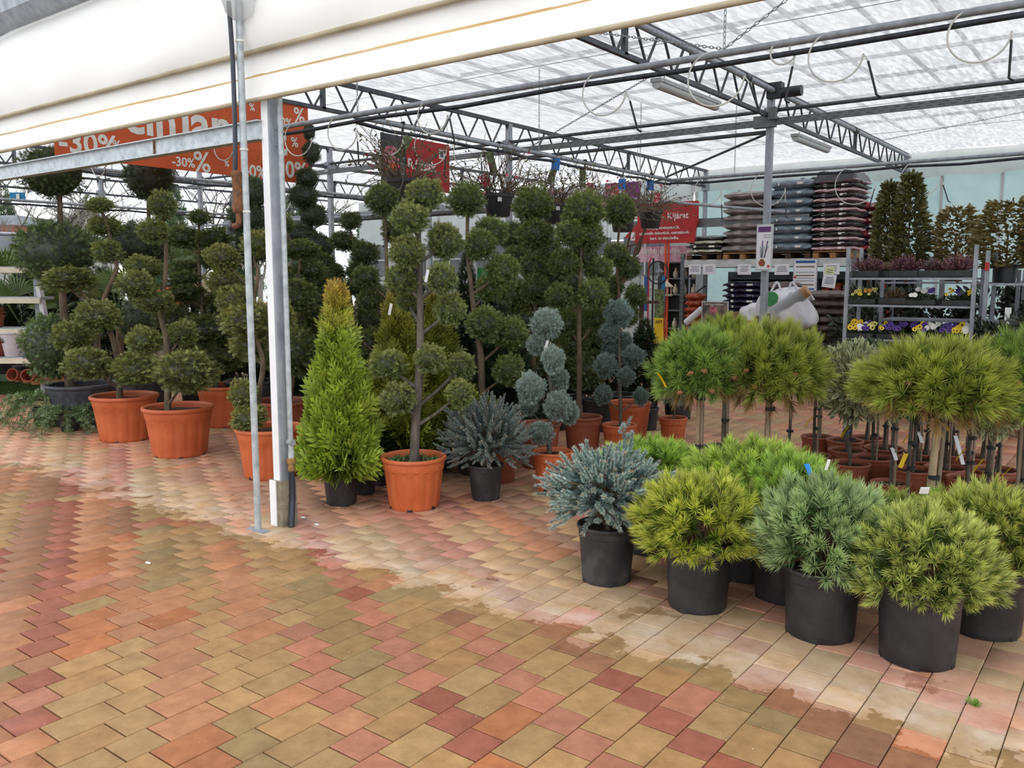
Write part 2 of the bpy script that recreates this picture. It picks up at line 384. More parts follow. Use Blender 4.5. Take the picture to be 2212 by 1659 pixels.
# ---------------------------------------------------------------- paved floor
def paver_mat(name, per_object):
    m, n, out = base_mat(name); p = nd(n, 'BsdfPrincipled')
    src = nd(n, 'ObjectInfo').outputs['Color'] if per_object else nd(n, 'Attribute', attribute_name='Col').outputs['Color']
    geo = nd(n, 'NewGeometry'); pos = geo.outputs['Position']
    # mottling inside each stone
    mot = ramp(n, noise(n, 11., 6, .68, vec=pos), .3, .72, (.74, .70, .66, 1), (1.16, 1.17, 1.16, 1))
    c = mixc(n, 1., src, mot, 'MULTIPLY')
    fine = ramp(n, noise(n, 240., 2, .5, vec=pos), .3, .7, (.93, .93, .93, 1), (1.06, 1.06, 1.06, 1))
    c = mixc(n, 1., c, fine, 'MULTIPLY')
    sep = nd(n, 'SeparateXYZ'); n.links.new(pos, sep.inputs[0])
    def band(scale, amp, off):
        a = nd(n, 'Math', operation='MULTIPLY_ADD'); n.links.new(noise(n, scale, 5, .62, vec=pos), a.inputs[0]); a.inputs[1].default_value = amp; a.inputs[2].default_value = -amp/2-off
        s = nd(n, 'Math', operation='ADD'); n.links.new(sep.outputs['Y'], s.inputs[0]); n.links.new(a.outputs[0], s.inputs[1]); return s.outputs[0]
    y1 = band(3.2, 1.0, 3.12)                              # rain reaches in to about y = 3.1 under the edge of the roof
    dry = ramp(n, y1, .0, .02)
    wetc = mixc(n, 1., c, (.76, .70, .61, 1), 'MULTIPLY')
    # splash rim: pale lime bloom just inside the wet line
    y2 = band(5., .5, 3.1); r1 = ramp(n, y2, .0, .12); r2 = ramp(n, y2, .15, .75, (1, 1, 1, 1), (0, 0, 0, 1))
    bl = mixc(n, 1., r1, r2, 'MULTIPLY'); blm = mixc(n, 1., bl, ramp(n, noise(n, 6., 4, vec=pos), .35, .7), 'MULTIPLY')
    dryc = mixc(n, .22, mixc(n, 1., c, (1.12, 1.04, .98, 1), 'MULTIPLY'), (.46, .34, .26, 1)); dryc = mixc(n, .0, dryc, dryc)
    f2 = nd(n, 'Math', operation='MULTIPLY'); n.links.new(blm, f2.inputs[0]); f2.inputs[1].default_value = .38
    dryc = mixc(n, f2.outputs[0], dryc, (.74, .66, .60, 1))
    # damp patches left on the dry side
    damp = ramp(n, noise(n, 2.3, 5, .65, vec=pos), .60, .63)
    dampf = mixc(n, 1., damp, ramp(n, y1, .3, .9, (1, 1, 1, 1), (0, 0, 0, 1)), 'MULTIPLY')
    dryc = mixc(n, dampf, dryc, mixc(n, 1., c, (.72, .64, .58, 1), 'MULTIPLY'))
    # lime specks
    spk = ramp(n, noise(n, 34., 3, .7, vec=pos), .70, .74); wetc = mixc(n, spk, wetc, (.55, .48, .42, 1))
    cc = mixc(n, dry, wetc, dryc); n.links.new(cc, p.inputs['Base Color'])
    rg = nd(n, 'Math', operation='MULTIPLY_ADD'); n.links.new(dry, rg.inputs[0]); rg.inputs[1].default_value = .25; rg.inputs[2].default_value = .62
    n.links.new(rg.outputs[0], p.inputs['Roughness']); p.inputs['Specular IOR Level'].default_value = .3
    b = nd(n, 'Bump'); b.inputs['Strength'].default_value = .18; b.inputs['Distance'].default_value = .004
    n.links.new(noise(n, 120., 4, vec=pos), b.inputs['Height']); n.links.new(b.outputs[0], p.inputs['Normal'])
    n.links.new(p.outputs[0], out.inputs[0]); return m
paver_mat('paver_single', True); paver_mat('paver_joined', False)
mat('joint_sand', (92, 76, 52), 1., 0, (58, 58, 32), 8, bump=.6, bs=200)
floor = structure(MB().box((-10, 9, -.06), (44, 34, .1)).build('floor', 'joint_sand'))
def paver_geo(L, W, bev):
    x, y, h = W/2, L/2, .05; g = MB(); V = []
    for (dx, z) in ((0, -.012), (0, -.003), (bev, 0)):
        V += [(-x+dx, -y+dx, z), (x-dx, -y+dx, z), (x-dx, y-dx, z), (-x+dx, y-dx, z)]
    F = [(8, 9, 10, 11)]+[(r*4+i, r*4+(i+1) % 4, r*4+4+(i+1) % 4, r*4+4+i) for r in (0, 1) for i in range(4)]
    return V, F
PAL = {'red': (158, 102, 88), 'salmon': (180, 136, 108), 'ochre': (172, 146, 108), 'olive': (156, 138, 102), 'brown': (154, 118, 96), 'orange': (178, 122, 88), 'pink': (178, 128, 110)}
PCH, PER, SHIFT = .1545, .397, .0815
CW = -.6036; camf = (math.sin(-.646), math.cos(-.646)); camr = (camf[1], -camf[0])
rngp = random.Random(5); kinds = {}
def stone_kind(k, m, lng):
    """stones came off the lorry in layers, so one colour repeats along each stepped diagonal for a while"""
    seg = (k+3*m) // 9; key = (m, lng, seg)
    if key not in kinds:
        r = random.Random(hash((m*131+7, lng, seg*17+3)) & 0xffff)
        kinds[key] = r.choice(['salmon', 'ochre', 'ochre', 'olive', 'brown', 'orange', 'brown'] if lng else ['red', 'red', 'brown', 'olive', 'salmon', 'pink', 'ochre'])
    c = kinds[key] if rngp.random() < .88 else rngp.choice(list(PAL))
    c = PAL[c]; v = rngp.uniform(.9, 1.1); j = rngp.uniform(-.05, .05); return [srgb(*c)[i]*v*(1+j*(1-i))*(1.03, .97, .95)[i] for i in range(3)]
stones = []
for k in range(-112, 42):
    x = -1.700+PCH*(k+.5)
    for m in range(-50, 80):
        y0 = 2.529-SHIFT*k+PER*m
        if y0 < -.5 or y0 > 19: continue
        for lng, ya, L in ((1, y0, .237), (0, y0+.239, .1555)):
            y = ya+L/2; dpt = x*camf[0]+y*camf[1]; lat = x*camr[0]+y*camr[1]
            if dpt < .6 or dpt > 17 or lat < -dpt*.63-.8 or lat > dpt*.63+2.6: continue
            stones.append((dpt, x, y, lng, stone_kind(k, m, lng)))
stones.sort(key=lambda s: s[0])
inview = [s for s in stones if abs(s[1]*camr[0]+s[2]*camr[1]) < s[0]*.60 and s[0] > 1.9]
first = set(id(s) for s in inview[:300])
PM = {}
for lng, L in ((1, .2335), (0, .152)):
    V, F = paver_geo(L, .151, .003); b = MB().add(V, F); PM[lng] = b.mesh('paver'); PM[lng].materials.append(M['paver_single'])
for s in stones:
    if id(s) in first:
        mk('paver', PM[s[3]], None, floor, (s[1], s[2], rngp.uniform(-.0012, .0012)), (rngp.uniform(-.006, .006), rngp.uniform(-.006, .006), rngp.uniform(-.008, .008)), None, s[4])
rest = [s for s in stones if id(s) not in first]
geo = {l: (np.array(paver_geo(L, .151, .003)[0]), np.array(paver_geo(L, .151, .003)[1])) for l, L in ((1, .2335), (0, .152))}
parts = []
for l in (0, 1):
    S = [s for s in rest if s[3] == l]; P = np.array([(s[1], s[2], rngp.uniform(-.0012, .0012)) for s in S]); TV, TF = geo[l]
    V = (TV[None]+P[:, None]).reshape(-1, 3); F = (TF[None]+(np.arange(len(S))*len(TV))[:, None, None]).reshape(-1, 4)
    parts.append((V, F, np.repeat(np.array([s[4] for s in S]), len(TV), 0)))
V, F, C = join(parts); me = arr_mesh('paver_field', V, F, C); me.materials.append(M['paver_joined'])
pf = mk('paver_field', me, None, floor); pf['kind'] = 'stuff'

# ---------------------------------------------------------------- greenhouse frame
ZB, ZT, YF, YM, YE = 3.83, 4.21, 3.42, 11.85, 19.9      # truss chords; front, middle and back column rows
XT = [0.1, -4.45, -9.0, -13.55, -18.1, -22.65]          # truss lines
roof = MB(); nx, ny = 26, 34
for i in range(nx+1):
    for j in range(ny+1):
        x = -22.7+28.7*i/nx; y = 3.55+16.6*j/ny; roof.v.append((x, y, ZT+.075+.02*math.sin(x*2.1+y*.7)+.018*math.sin(y*3.3)))
roof.f = [(i*(ny+1)+j, (i+1)*(ny+1)+j, (i+1)*(ny+1)+j+1, i*(ny+1)+j+1) for i in range(nx) for j in range(ny)]
ceiling = structure(roof.build('ceiling', 'roof_cloth', smooth=60))
for x in [-9+.75*i for i in range(20)]: MB().beam((x, 3.6, ZT+.5), (x, 20, ZT+.5), .035, .05).build('glazing_bar', 'galv_dark', ceiling)
for y in [5.2+1.35*i for i in range(11)]: MB().beam((-9, y, ZT+.56), (6, y, ZT+.56), .045, .05).build('glazing_bar', 'galv_dark', ceiling)
for y in (6.2, 9.1, 14.2, 17.0): MB().tube([(-22, y, ZT+.05), (6, y, ZT+.05)], .004, 5).build('tension_wire', 'galvanised', ceiling)

def truss(x, y0, y1, label):
    o = thing('roof_truss', label, 'truss', (x, y0, ZB))
    L = y1-y0
    MB().beam((0, 0, 0), (0, L, 0), .05, .05).build('bottom_chord', 'galv_dark', o)
    MB().beam((0, 0, ZT-ZB), (0, L, ZT-ZB), .05, .06).build('top_chord', 'galv_dark', o)
    n = round(L/.62); st = L/n; h = ZT-ZB
    d1 = MB().beam((0, .06, h-.02), (0, st/2-.02, .02), .022, .022).mesh('brace'); d1.materials.append(M['galv_dark'])
    d2 = MB().beam((0, st/2+.02, .02), (0, st-.06, h-.02), .022, .022).mesh('brace'); d2.materials.append(M['galv_dark'])
    for i in range(n):
        mk('brace', d1, None, o, (0, i*st, 0)); mk('brace', d2, None, o, (0, i*st, 0))
    for q in (L*.26, L*.76): MB().box((0, q, h/2), (.05, .06, h)).build('web_post', 'galv_dark', o)
    return o
tn = {0: 'roof truss lattice off to the right, beyond the motor', 1: 'roof truss lattice with the strip lamps and the winding motor', 2: 'roof truss lattice carrying the orange sale banner', 3: 'roof truss lattice behind the orange sale banner', 4: 'roof truss lattice second behind the orange banner', 5: 'last roof truss lattice before the bare trees'}
for i, x in enumerate(XT):
    if i: truss(x, YF+.1, YE, tn[i])
def column(x, y, h, label, foot=True, tape=False, s=.08, m='galvanised'):
    o = thing('steel_column', label, 'column', (x, y, 0)); MB().box((0, 0, h/2), (s, s, h)).build('shaft', m, o)
    if foot: MB().box((0, 0, .008), (.2, .2, .016)).build('foot_plate', 'galv_dark', o)
    if h > 4: MB().box((0, 0, ZB), (s+.03, .2, .2)).build('bracket', 'galvanised', o)
    return o
cn = {(1, 1): 'grey steel column with the crocus poster on it', (2, 1): 'grey steel column behind the hanging baskets, with cross rails', (3, 1): 'grey steel column behind the orange banner edge', (4, 1): 'grey steel column among the palms left of the tall post', (2, 2): 'grey steel column at the glass wall beside the red signs', (3, 2): 'far grey steel column at the white back wall', (1, 2): 'grey steel column at the glass wall behind the tall laurel', (4, 2): 'thin far steel column before the bare trees', (5, 1): 'outermost steel column before the bare trees'}
for (i, j), l in cn.items(): column(XT[i], (YM, YE-.1)[j-1], ZT, l, s=.085)
# front column with its plinth, white tape and water pipe
fc = thing('steel_column', 'front steel post with white tape edge on a concrete plinth', 'column', (-4.47, 3.44, 0))
MB().box((0, 0, 2.2), (.075, .075, 4.0)).build('shaft', 'galvanised', fc)
pl = MB(); x, y = .075, .06
pl.box((0, 0, .15), (.13, .12, .30)).build('plinth', 'concrete', fc)
for i, z in enumerate((.05, .1, .2)): MB().box((.066, 0.0, z), (.004, .012, .012)).build('bolt_hole', 'black_rubber', fc)
MB().box((-.006, -.0400, 2.15), (.06, .006, 3.7)).build('tape', 'white_tape', fc)
MB().box((-.02, -.064, .15), (.06, .008, .3)).build('tape', 'white_tape', fc)
MB().tube([(.075, .015, .48), (.075, .015, 2.72)], .017, 12).build('water_pipe', 'galv_light', fc, smooth=40)
MB().tube([(.075, .015, .44), (.075, .015, .50)], .02, 12).build('union', 'galv_light', fc, smooth=40)
MB().lathe([(.021, 0), (.026, .01), (.026, .03), (.022, .035), (.022, .05), (.03, .055), (.03, .085), (.024, .09)], 8, c=(.075, .015, .36)).build('brass_fitting', 'brass', fc)
MB().tube(sm([(.075, .015, .37), (.078, .013, .2), (.1, -.02, 0.0)]), .02, 12).build('black_pipe', 'black_hose', fc, smooth=40)
MB().tube([(.052, .015, .55), (.098, .015, .55)], .022, 10).build('pipe_clip', 'galvanised', fc)
for z in (2.42, 2.52): MB().tube([(.036, .01, z), (.046, .01, z)], .008, 8).build('bolt', 'galvanised', fc)
# slim round post beside it, black hose and rusty valve
po = thing('round_post', 'slim round galvanised post with small foot plate beside the taped column', 'post', (*(-4.478, 3.243), 0))
MB().tube([(0, 0, 0), (0, 0, 3.24)], .021, 16).build('tube', 'galv_light', po, smooth=40)
MB().box((0, 0, .004), (.16, .06, .008)).build('foot_plate', 'galvanised', po)
for z, c in ((2.37, 'white_hose'), (2.0, 'white_hose'), (3.0, 'white_hose')): MB().tube([(0, 0, z), (0, 0, z+.012)], .025, 12).build('cable_tie', c, po)
hv = thing('rusty_valve', 'rusty water valve tied to the slim round post', 'valve', (po.location.x-.035, po.location.y-.03, 0))
MB().lathe([(.03, 0), (.036, .01), (.036, .05), (.032, .06), (.032, .2), (.036, .21), (.036, .24), (.02, .25)], 14, c=(0, 0, 2.0), cap1=True).build('valve_body', 'rust', hv, smooth=40)
MB().tube(sm([(0, 0, 2.0), (0, 0, 1.95), (-.02, 0, 1.925), (-.06, 0, 1.92)]), .018, 10).build('elbow', 'rust', hv, smooth=40)
MB().tube([(-.055, 0, 1.92), (-.09, 0, 1.92), (-.1, 0, 1.9), (-.1, 0, 1.87)], .022, 10).build('black_elbow', 'black_rubber', hv, smooth=40)
ho = MB().tube(sm([(0.0, -.02, 3.22), (-.012, .0, 2.9), (-.015, 0, 2.5), (-.03, 0, 2.25), (-.075, .02, 2.1), (-.10, .03, 2.03)]), .014, 10).build('black_hose', 'black_hose', None, (po.location.x-.01, po.location.y-.04, 0), smooth=40)
tag(ho, 'black hose running down the slim round post', 'hose')
pw = MB(); rr = random.Random(3)
pw.lathe([(.02, 0), (.05, .02), (.075, .1), (.06, .16), (.09, .24), (.08, .36)], 14); pw.v = [(x*rr.uniform(.7, 1.3)+.02*math.sin(z*30), y*rr.uniform(.7, 1.3), z) for x, y, z in pw.v]
tag(pw.build('plastic_wrap', 'clear_wrap', None, (po.location.x+.02, po.location.y-.02, 3.12), smooth=180, scale=(1.5, 1.5, 1.3)), 'crumpled clear plastic wrap tied round the top of the slim post', 'plastic wrap')
# entrance cross beam
cb = thing('cross_beam', 'galvanised cross beam spanning from the taped column past the sale banner', 'beam', (-4.5, 3.42, 2.515))
MB().beam((0, 0, 0), (-7.5, 0, 0), .05, .115).build('web', 'galv_light', cb)
for z in (.055, -.055): MB().beam((0, -.03, z), (-7.5, -.03, z), .05, .008).build('flange', 'galv_light', cb)
MB().box((-1.21, -.03, -.005), (.015, .01, .1)).build('rust_streak', 'rust', cb)

# ---------------------------------------------------------------- rolled-up front curtain under the gutter
fa = thing('roller_curtain', 'white roller curtain hanging in folds along the front gutter', 'curtain', (-4.45, 3.33, 0))
def sheet(prof, x0, x1, n, name, m, wob=.0, parent=fa):
    b = MB(); k = len(prof)
    for i in range(n+1):
        x = x0+(x1-x0)*i/n
        for j, (y, z) in enumerate(prof): b.v.append((x, y+wob*math.sin(x*3.1+j)*math.sin(x*1.3), z+wob*.3*math.sin(x*2.3)))
    b.f = [(i*k+j, (i+1)*k+j, (i+1)*k+j+1, i*k+j+1) for i in range(n) for j in range(k-1)]
    return b.build(name, m, parent, smooth=60)
up = [(.0, 3.62), (-.03, 3.5), (-.055, 3.35), (-.065, 3.2), (-.06, 3.08), (-.04, 2.995), (-.015, 2.955)]
sheet(up, -8, 7, 90, 'upper_sheet', 'fascia_cloth', .012)
sheet([(.02, 3.0), (.018, 2.93), (.016, 2.86), (.012, 2.825)], -8, 7, 60, 'lower_band', 'fascia_cloth', .005)
sheet([(.012, 2.829), (.010, 2.815)], -8, 7, 60, 'stained_strip', 'brown_stain', .005)
sheet([(.010, 2.815), (.008, 2.75), (.004, 2.69)], -8, 7, 60, 'lower_hem', 'fascia_cloth', .005)
MB().tube([(-8, .004, 2.68), (7, .004, 2.68)], .014, 10).build('hem_tube', 'brownish_hem', fa, smooth=60)
MB().tube([(-8, -.014, 2.955), (7, -.014, 2.955)], .017, 8).build('hem_tube', 'brownish_hem', fa, smooth=60)
gu = MB(); gu.lathe([(0, 0)], 3, cap0=False); gu = MB()
for (y, z), (y2, z2) in zip([(-.02, 3.60), (-.10, 3.60), (-.16, 3.68), (-.18, 3.80)], [(-.10, 3.60), (-.16, 3.68), (-.18, 3.80), (-.19, 3.80)]):
    gu.add([(-12.4, 3.33+y, z), (2.6, 3.33+y, z), (2.6, 3.33+y2, z2), (-12.4, 3.33+y2, z2)], [(0, 1, 2, 3)])
    gu.add([(-12.4, 3.33+y, z+.006), (2.6, 3.33+y, z+.006), (2.6, 3.33+y2, z2+.006), (-12.4, 3.33+y2, z2+.006)], [(3, 2, 1, 0)])
gu.box((-4.9, 3.36, 3.7), (15, .05, .2))
tag(gu.build('rain_gutter', 'galvanised'), 'grey metal rain gutter above the white roller curtain', 'gutter')
for i, (a, b) in enumerate((((-9.5, 3.3, 3.82), (-9.5, 5.2, 5.0)), ((-7.3, 3.3, 3.82), (-7.3, 5.2, 5.0)), ((-12, 3.9, 4.3), (-3, 3.9, 4.3)))):
    MB().beam(a, b, .03, .05).build('glazing_bar', 'galvanised', ceiling)

# ---------------------------------------------------------------- cross rails at the middle column row
def rail(p, q, r, label, m='galv_dark', name='steel_pipe'):
    return tag(MB().tube([p, q], r, 12).build(name, m, smooth=40), label, 'pipe')
ch = thing('cable_tray', 'long perforated metal cable tray crossing at the poster column', 'cable tray', (-4.5, YM-.06, 3.74))
MB().beam((-14, 0, 0), (6, 0, 0), .04, .09).build('tray', 'steel_grey', ch)
slot = MB().box((0, -.021, 0), (.07, .002, .008)).mesh('slot'); slot.materials.append(M['dark_metal'])
for i in range(70):
    for z in (.018, -.018): mk('slot', slot, None, ch, (-5.2+i*.14+(.05 if z > 0 else 0), 0, z))
MB().box((0.0, -.01, .01), (.30, .1, .16)).build('junction_box', 'steel_grey', ch)
rail((-18.5, YM-.02, 3.9), (2, YM-.02, 3.9), .026, 'dark heating pipe just above the perforated cable tray')
rail((-9.0, YM, 3.62), (-4.5, YM, 3.62), .028, 'short heating pipe just below the perforated cable tray')
tag(MB().tube([(-4.5, YM, 3.6), (-7.2, 13.6, 3.25)], .018, 10).build('diagonal_brace', 'galv_dark'), 'diagonal steel brace running down from the poster column', 'brace')
rail((-9.2, 12.6, 3.18), (-5.1, 14.6, 2.72), .025, 'sloping steel tube in front of the grey wrapped bags', 'galvanised')
tag(MB().beam((-9.3, 16.0, 2.70), (-5.2, 16.0, 2.70), .05, .17).build('steel_beam', 'steel_grey'), 'flat grey steel beam between the red signs and the wrapped bags', 'beam')
# curtain winding motor and drive shaft on the truss
wm = thing('winding_motor', 'dark winding motor on the truss above the poster column', 'motor', (-4.45, YM-.12, 4.0))
MB().tube([(.1, -8.3, .13), (.1, -.1, .13)], .035, 12).build('drive_shaft', 'galvanised', wm, smooth=40)
MB().tube([(.1, .1, .13), (.1, 7.9, .13)], .035, 12).build('drive_shaft', 'galvanised', wm, smooth=40)
MB().box((.1, 0, .14), (.2, .14, .2)).build('gearbox', 'dark_metal', wm)
MB().tube([(.2, .0, .1), (.46, .0, .1)], .07, 14).build('motor_body', 'dark_metal', wm, smooth=40)
MB().box((.08, -.02, -.16), (.1, .08, .16)).build('switch_box', 'steel_grey', wm)
for y in (-1.1, 3.8): MB().tube([(.1, y, .13), (.1, y+.16, .13)], .048, 12).build('shaft_coupling', 'dark_metal', wm, smooth=40)
for y0, l in ((8.55, 'grey strip lamp under the truss, in front of the motor'), (13.0, 'grey strip lamp under the truss, past the motor')):
    o = thing('strip_lamp', l, 'lamp', (-4.5, y0, 3.7)); MB().box((0, .8, .035), (.13, 1.6, .04)).build('housing', 'lamp_housing', o)
    MB().tube([(0, .02, 0), (0, 1.58, 0)], .055, 10).build('diffuser', 'lamp_diffuser', o, smooth=50)
    for q in (.1, .55, 1.05, 1.5): MB().box((0, q, .03), (.145, .02, .03)).build('clip', 'alu_white', o)
    for q in (.2, 1.4): MB().tube([(0, q, .05), (0, q, .11)], .006, 6).build('hook', 'galvanised', o)

# ---------------------------------------------------------------- glass back wall
wb = structure(MB().box((-2.5, 20.2, .3), (14.0, .06, .6)).build('wall_back', 'far_wall'))
for i in range(13):
    x = -9.4+1.12*i; MB().box((x, 20.16, 2.2), (.05, .06, 3.9)).build('mullion', 'alu_white', wb)
    if i < 12:
        for z0, z1 in ((.6, 2.55), (2.6, 4.15)): MB().box((x+.56, 20.18, (z0+z1)/2), (1.07, .012, z1-z0)).build('glass_pane', 'glass_teal', wb)
for z in (.6, 2.57, 4.16): MB().box((-2.7, 20.16, z), (13.5, .06, .05)).build('rail', 'alu_white', wb)
wl = structure(MB().box((-15.6, 20.2, 1.3), (12.2, .06, 2.6)).build('wall_left', 'far_wall'))
for i in range(7):
    x = -21+1.7*i; MB().box((x, 20.15, 2.2), (1.3, .03, 1.0)).build('window_pane', 'far_dark', wl); MB().box((x, 20.14, 2.2), (.05, .05, 1.0)).build('glazing_bar', 'alu_white', wl); MB().box((x, 20.14, 2.2), (1.3, .05, .05)).build('glazing_bar', 'alu_white', wl)
for i in range(10): MB().box((-21.1+1.22*i, 20.18, 3.38), (1.17, .012, 1.5)).build('upper_pane', 'glass_pale', wl); MB().box((-20.5+1.22*i, 20.16, 3.38), (.05, .05, 1.5)).build('mullion', 'alu_white', wl)
va = MB(); n = 120
for i in range(n+1):
    x = -9.4+15*i/n; dz = .05*abs(math.sin(x*1.9))+.02*math.sin(x*5)
    va.v += [(x, 20.0+.03*math.sin(x*4), 4.26), (x, 19.97+.04*math.sin(x*4.3), 4.0), (x, 19.96+.05*math.sin(x*4.1), 3.70+dz)]
va.f = [(i*3+j, i*3+3+j, i*3+4+j, i*3+1+j) for i in range(n) for j in (0, 1)]
tag(va.build('valance', 'valance_cloth', smooth=60), 'white wavy cloth valance along the top of the glass wall', 'valance')

# ---------------------------------------------------------------- foliage meshes (shared by many plants)
def ball_mesh(name, n, tpl, sz, C0, C1, CT, seed, up=.35, wild=.72, flat=1., core=.70, m='scale'):
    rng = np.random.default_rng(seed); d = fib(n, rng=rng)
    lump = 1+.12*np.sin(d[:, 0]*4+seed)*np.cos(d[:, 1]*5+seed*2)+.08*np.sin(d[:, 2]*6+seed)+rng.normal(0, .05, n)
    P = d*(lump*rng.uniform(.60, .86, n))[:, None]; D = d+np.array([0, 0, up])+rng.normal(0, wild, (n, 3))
    top = np.clip(d[:, 2:3]*.6+.35, 0, 1); c1 = C1*(1-top)+CT*top  # upward tips yellower: some new growth, mostly light from above put into the colour
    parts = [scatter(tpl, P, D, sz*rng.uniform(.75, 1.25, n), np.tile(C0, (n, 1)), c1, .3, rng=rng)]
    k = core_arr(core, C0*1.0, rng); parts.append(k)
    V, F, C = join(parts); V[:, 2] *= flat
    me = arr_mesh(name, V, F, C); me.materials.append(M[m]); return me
G0, G1, GT = lin(42, 54, 28), lin(122, 138, 72), lin(160, 164, 84)  # dark base against pale tips: shaded gaps and lit tips painted into leaf colour
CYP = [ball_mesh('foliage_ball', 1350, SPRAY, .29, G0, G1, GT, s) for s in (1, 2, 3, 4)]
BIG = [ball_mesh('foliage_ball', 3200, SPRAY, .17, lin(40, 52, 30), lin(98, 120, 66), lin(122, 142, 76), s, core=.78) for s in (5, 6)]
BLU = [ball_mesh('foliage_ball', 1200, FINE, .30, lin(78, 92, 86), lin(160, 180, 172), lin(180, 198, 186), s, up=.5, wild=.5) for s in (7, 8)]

def cone_mesh(name, n, tpl, sz, C0, C1, CT, seed, prof, lean=.9):
    """upright conifer of fan sprays: prof(t) radius at height t (unit height)"""
    rng = np.random.default_rng(seed); t = np.sort(rng.uniform(0, 1, n*3)); rr = prof(t)
    keep = rng.uniform(0, 1, len(t)) < (rr/rr.max())*.85+.15; t = t[keep][:n*2]; rr = rr[keep][:n*2]; n = len(t)
    a = rng.uniform(0, 2*PI, n); r = rr*rng.uniform(.45, .95, n)*(1+.18*np.sin(a*3+t*17))
    P = np.stack([r*np.cos(a), r*np.sin(a), t*.94], 1); o = np.stack([np.cos(a), np.sin(a), np.zeros(n)], 1)
    D = o*(.75+.5*(1-t))[:, None]+np.array([0, 0, 1.])*lean*(1.-.75*(t < .12))[:, None]+rng.normal(0, .3, (n, 3))
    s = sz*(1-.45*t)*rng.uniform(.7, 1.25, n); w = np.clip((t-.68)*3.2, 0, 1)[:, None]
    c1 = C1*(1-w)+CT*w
    parts = [scatter(tpl, P, D, s, np.tile(C0, (n, 1)), c1, .28, rng=rng)]
    V, F, C = join(parts); me = arr_mesh(name, V, F, C); me.materials.append(M['scale']); return me
thprof = lambda t: .225*np.clip(np.minimum(1, .72+t*2.2), 0, 1)*np.clip(1-t, 0, 1)**1.0+.006
THUJA = cone_mesh('foliage', 1150, FROND, .17, lin(84, 104, 30), lin(158, 182, 56), lin(190, 150, 56), 21, thprof, 1.5)
THUJA2 = cone_mesh('foliage', 900, FROND, .16, lin(84, 94, 28), lin(150, 156, 54), lin(168, 150, 58), 22, thprof, 1.5)
YEW = cone_mesh('foliage', 1000, SPRAY, .13, lin(30, 42, 24), lin(50, 70, 36), lin(62, 82, 40), 23, thprof)

def dome_points(n, seed, low=-.35, flat=.85):
    rng = np.random.default_rng(seed); d = fib(n, zmin=low, rng=rng, jit=.8)
    return d, rng
def pine_mesh(name, n, needles, C0, C1, seed, R=.3, L=.07, nl=.05, wid=.0032, low=-.35, flat=.8, up=.45, spread=(1.15, .3), brown=0.):
    """pine bush or crown: shoots all over a dome, each a brush of needles; origin at dome centre"""
    d, rng = dome_points(n, seed, low); k = 1+.06*np.sin(d[:, 0]*6+seed)*np.cos(d[:, 1]*7)+rng.uniform(-.2, .1, n)
    P = d*(R*.78*k)[:, None]; P[:, 2] *= flat
    D = d+np.array([0, 0, up])+rng.normal(0, .22, (n, 3))
    parts = [tufts(P, D, needles, L*rng.uniform(.7, 1.3, n), nl, wid, C0, C1, spread, rng)]
    n2 = n//2; d2 = fib(n2, zmin=low, rng=rng); P2 = d2*R*.5; P2[:, 2] *= flat
    parts.append(tufts(P2, d2+np.array([0, 0, .3]), needles, L, nl, wid*1.4, C0, C0*1.15, spread, rng))
    if brown:
        n3 = int(n*brown); d3 = fib(n3, zmin=-.8, rng=rng); d3[:, 2] = -np.abs(d3[:, 2])*.6; P3 = unit(d3)*R*.6; P3[:, 2] = P3[:, 2]*flat-.02
        parts.append(tufts(P3, unit(d3)+np.array([0, 0, -.5]), needles, L, nl*1.1, wid, lin(150, 116, 68), lin(158, 128, 70), spread, rng))
    tw = []
    for i in range(0, n, 3):
        q = P[i]; tw.append(tube_arr([(0, 0, -R*flat*.7), tuple(q*.5+np.array([0, 0, -.1*R])), tuple(q)], [.007, .005, .003], 4, lin(96, 74, 54)))
    V, F, C = join(parts+tw); me = arr_mesh(name, V, F, C); me.materials.append(M['needle']); return me
MUG_Y = pine_mesh('foliage', 210, 75, lin(94, 118, 38), lin(206, 208, 86), 31, spread=(.95, .08), L=.045, nl=.062, low=-.5, wid=.0046)
MUG_B = pine_mesh('foliage', 200, 75, lin(80, 110, 62), lin(184, 204, 140), 32, spread=(.95, .08), L=.045, nl=.06, low=-.5, wid=.0046)
MUG_O = pine_mesh('foliage', 230, 70, lin(90, 112, 46), lin(196, 202, 104), 33, nl=.05, L=.04, spread=(1.0, .1), low=-.5, wid=.0044)
MUG_G = pine_mesh('foliage', 190, 75, lin(88, 122, 38), lin(184, 206, 84), 34, nl=.068, L=.045, spread=(1.0, .08), low=-.45, wid=.0046)
PINE = [pine_mesh('crown', 220, 80, lin(88, 112, 36), lin(178, 184, 74), s, R=.4, L=.055, nl=.09, wid=.0056, low=-.5, flat=.62, brown=.12, spread=(1.1, .1), up=.4) for s in (35, 36)]
PINE_G = pine_mesh('crown', 200, 80, lin(74, 106, 42), lin(154, 180, 80), 37, R=.4, L=.055, nl=.1, wid=.0056, low=-.55, flat=.7, brown=.1, spread=(1.2, .12), up=.25)

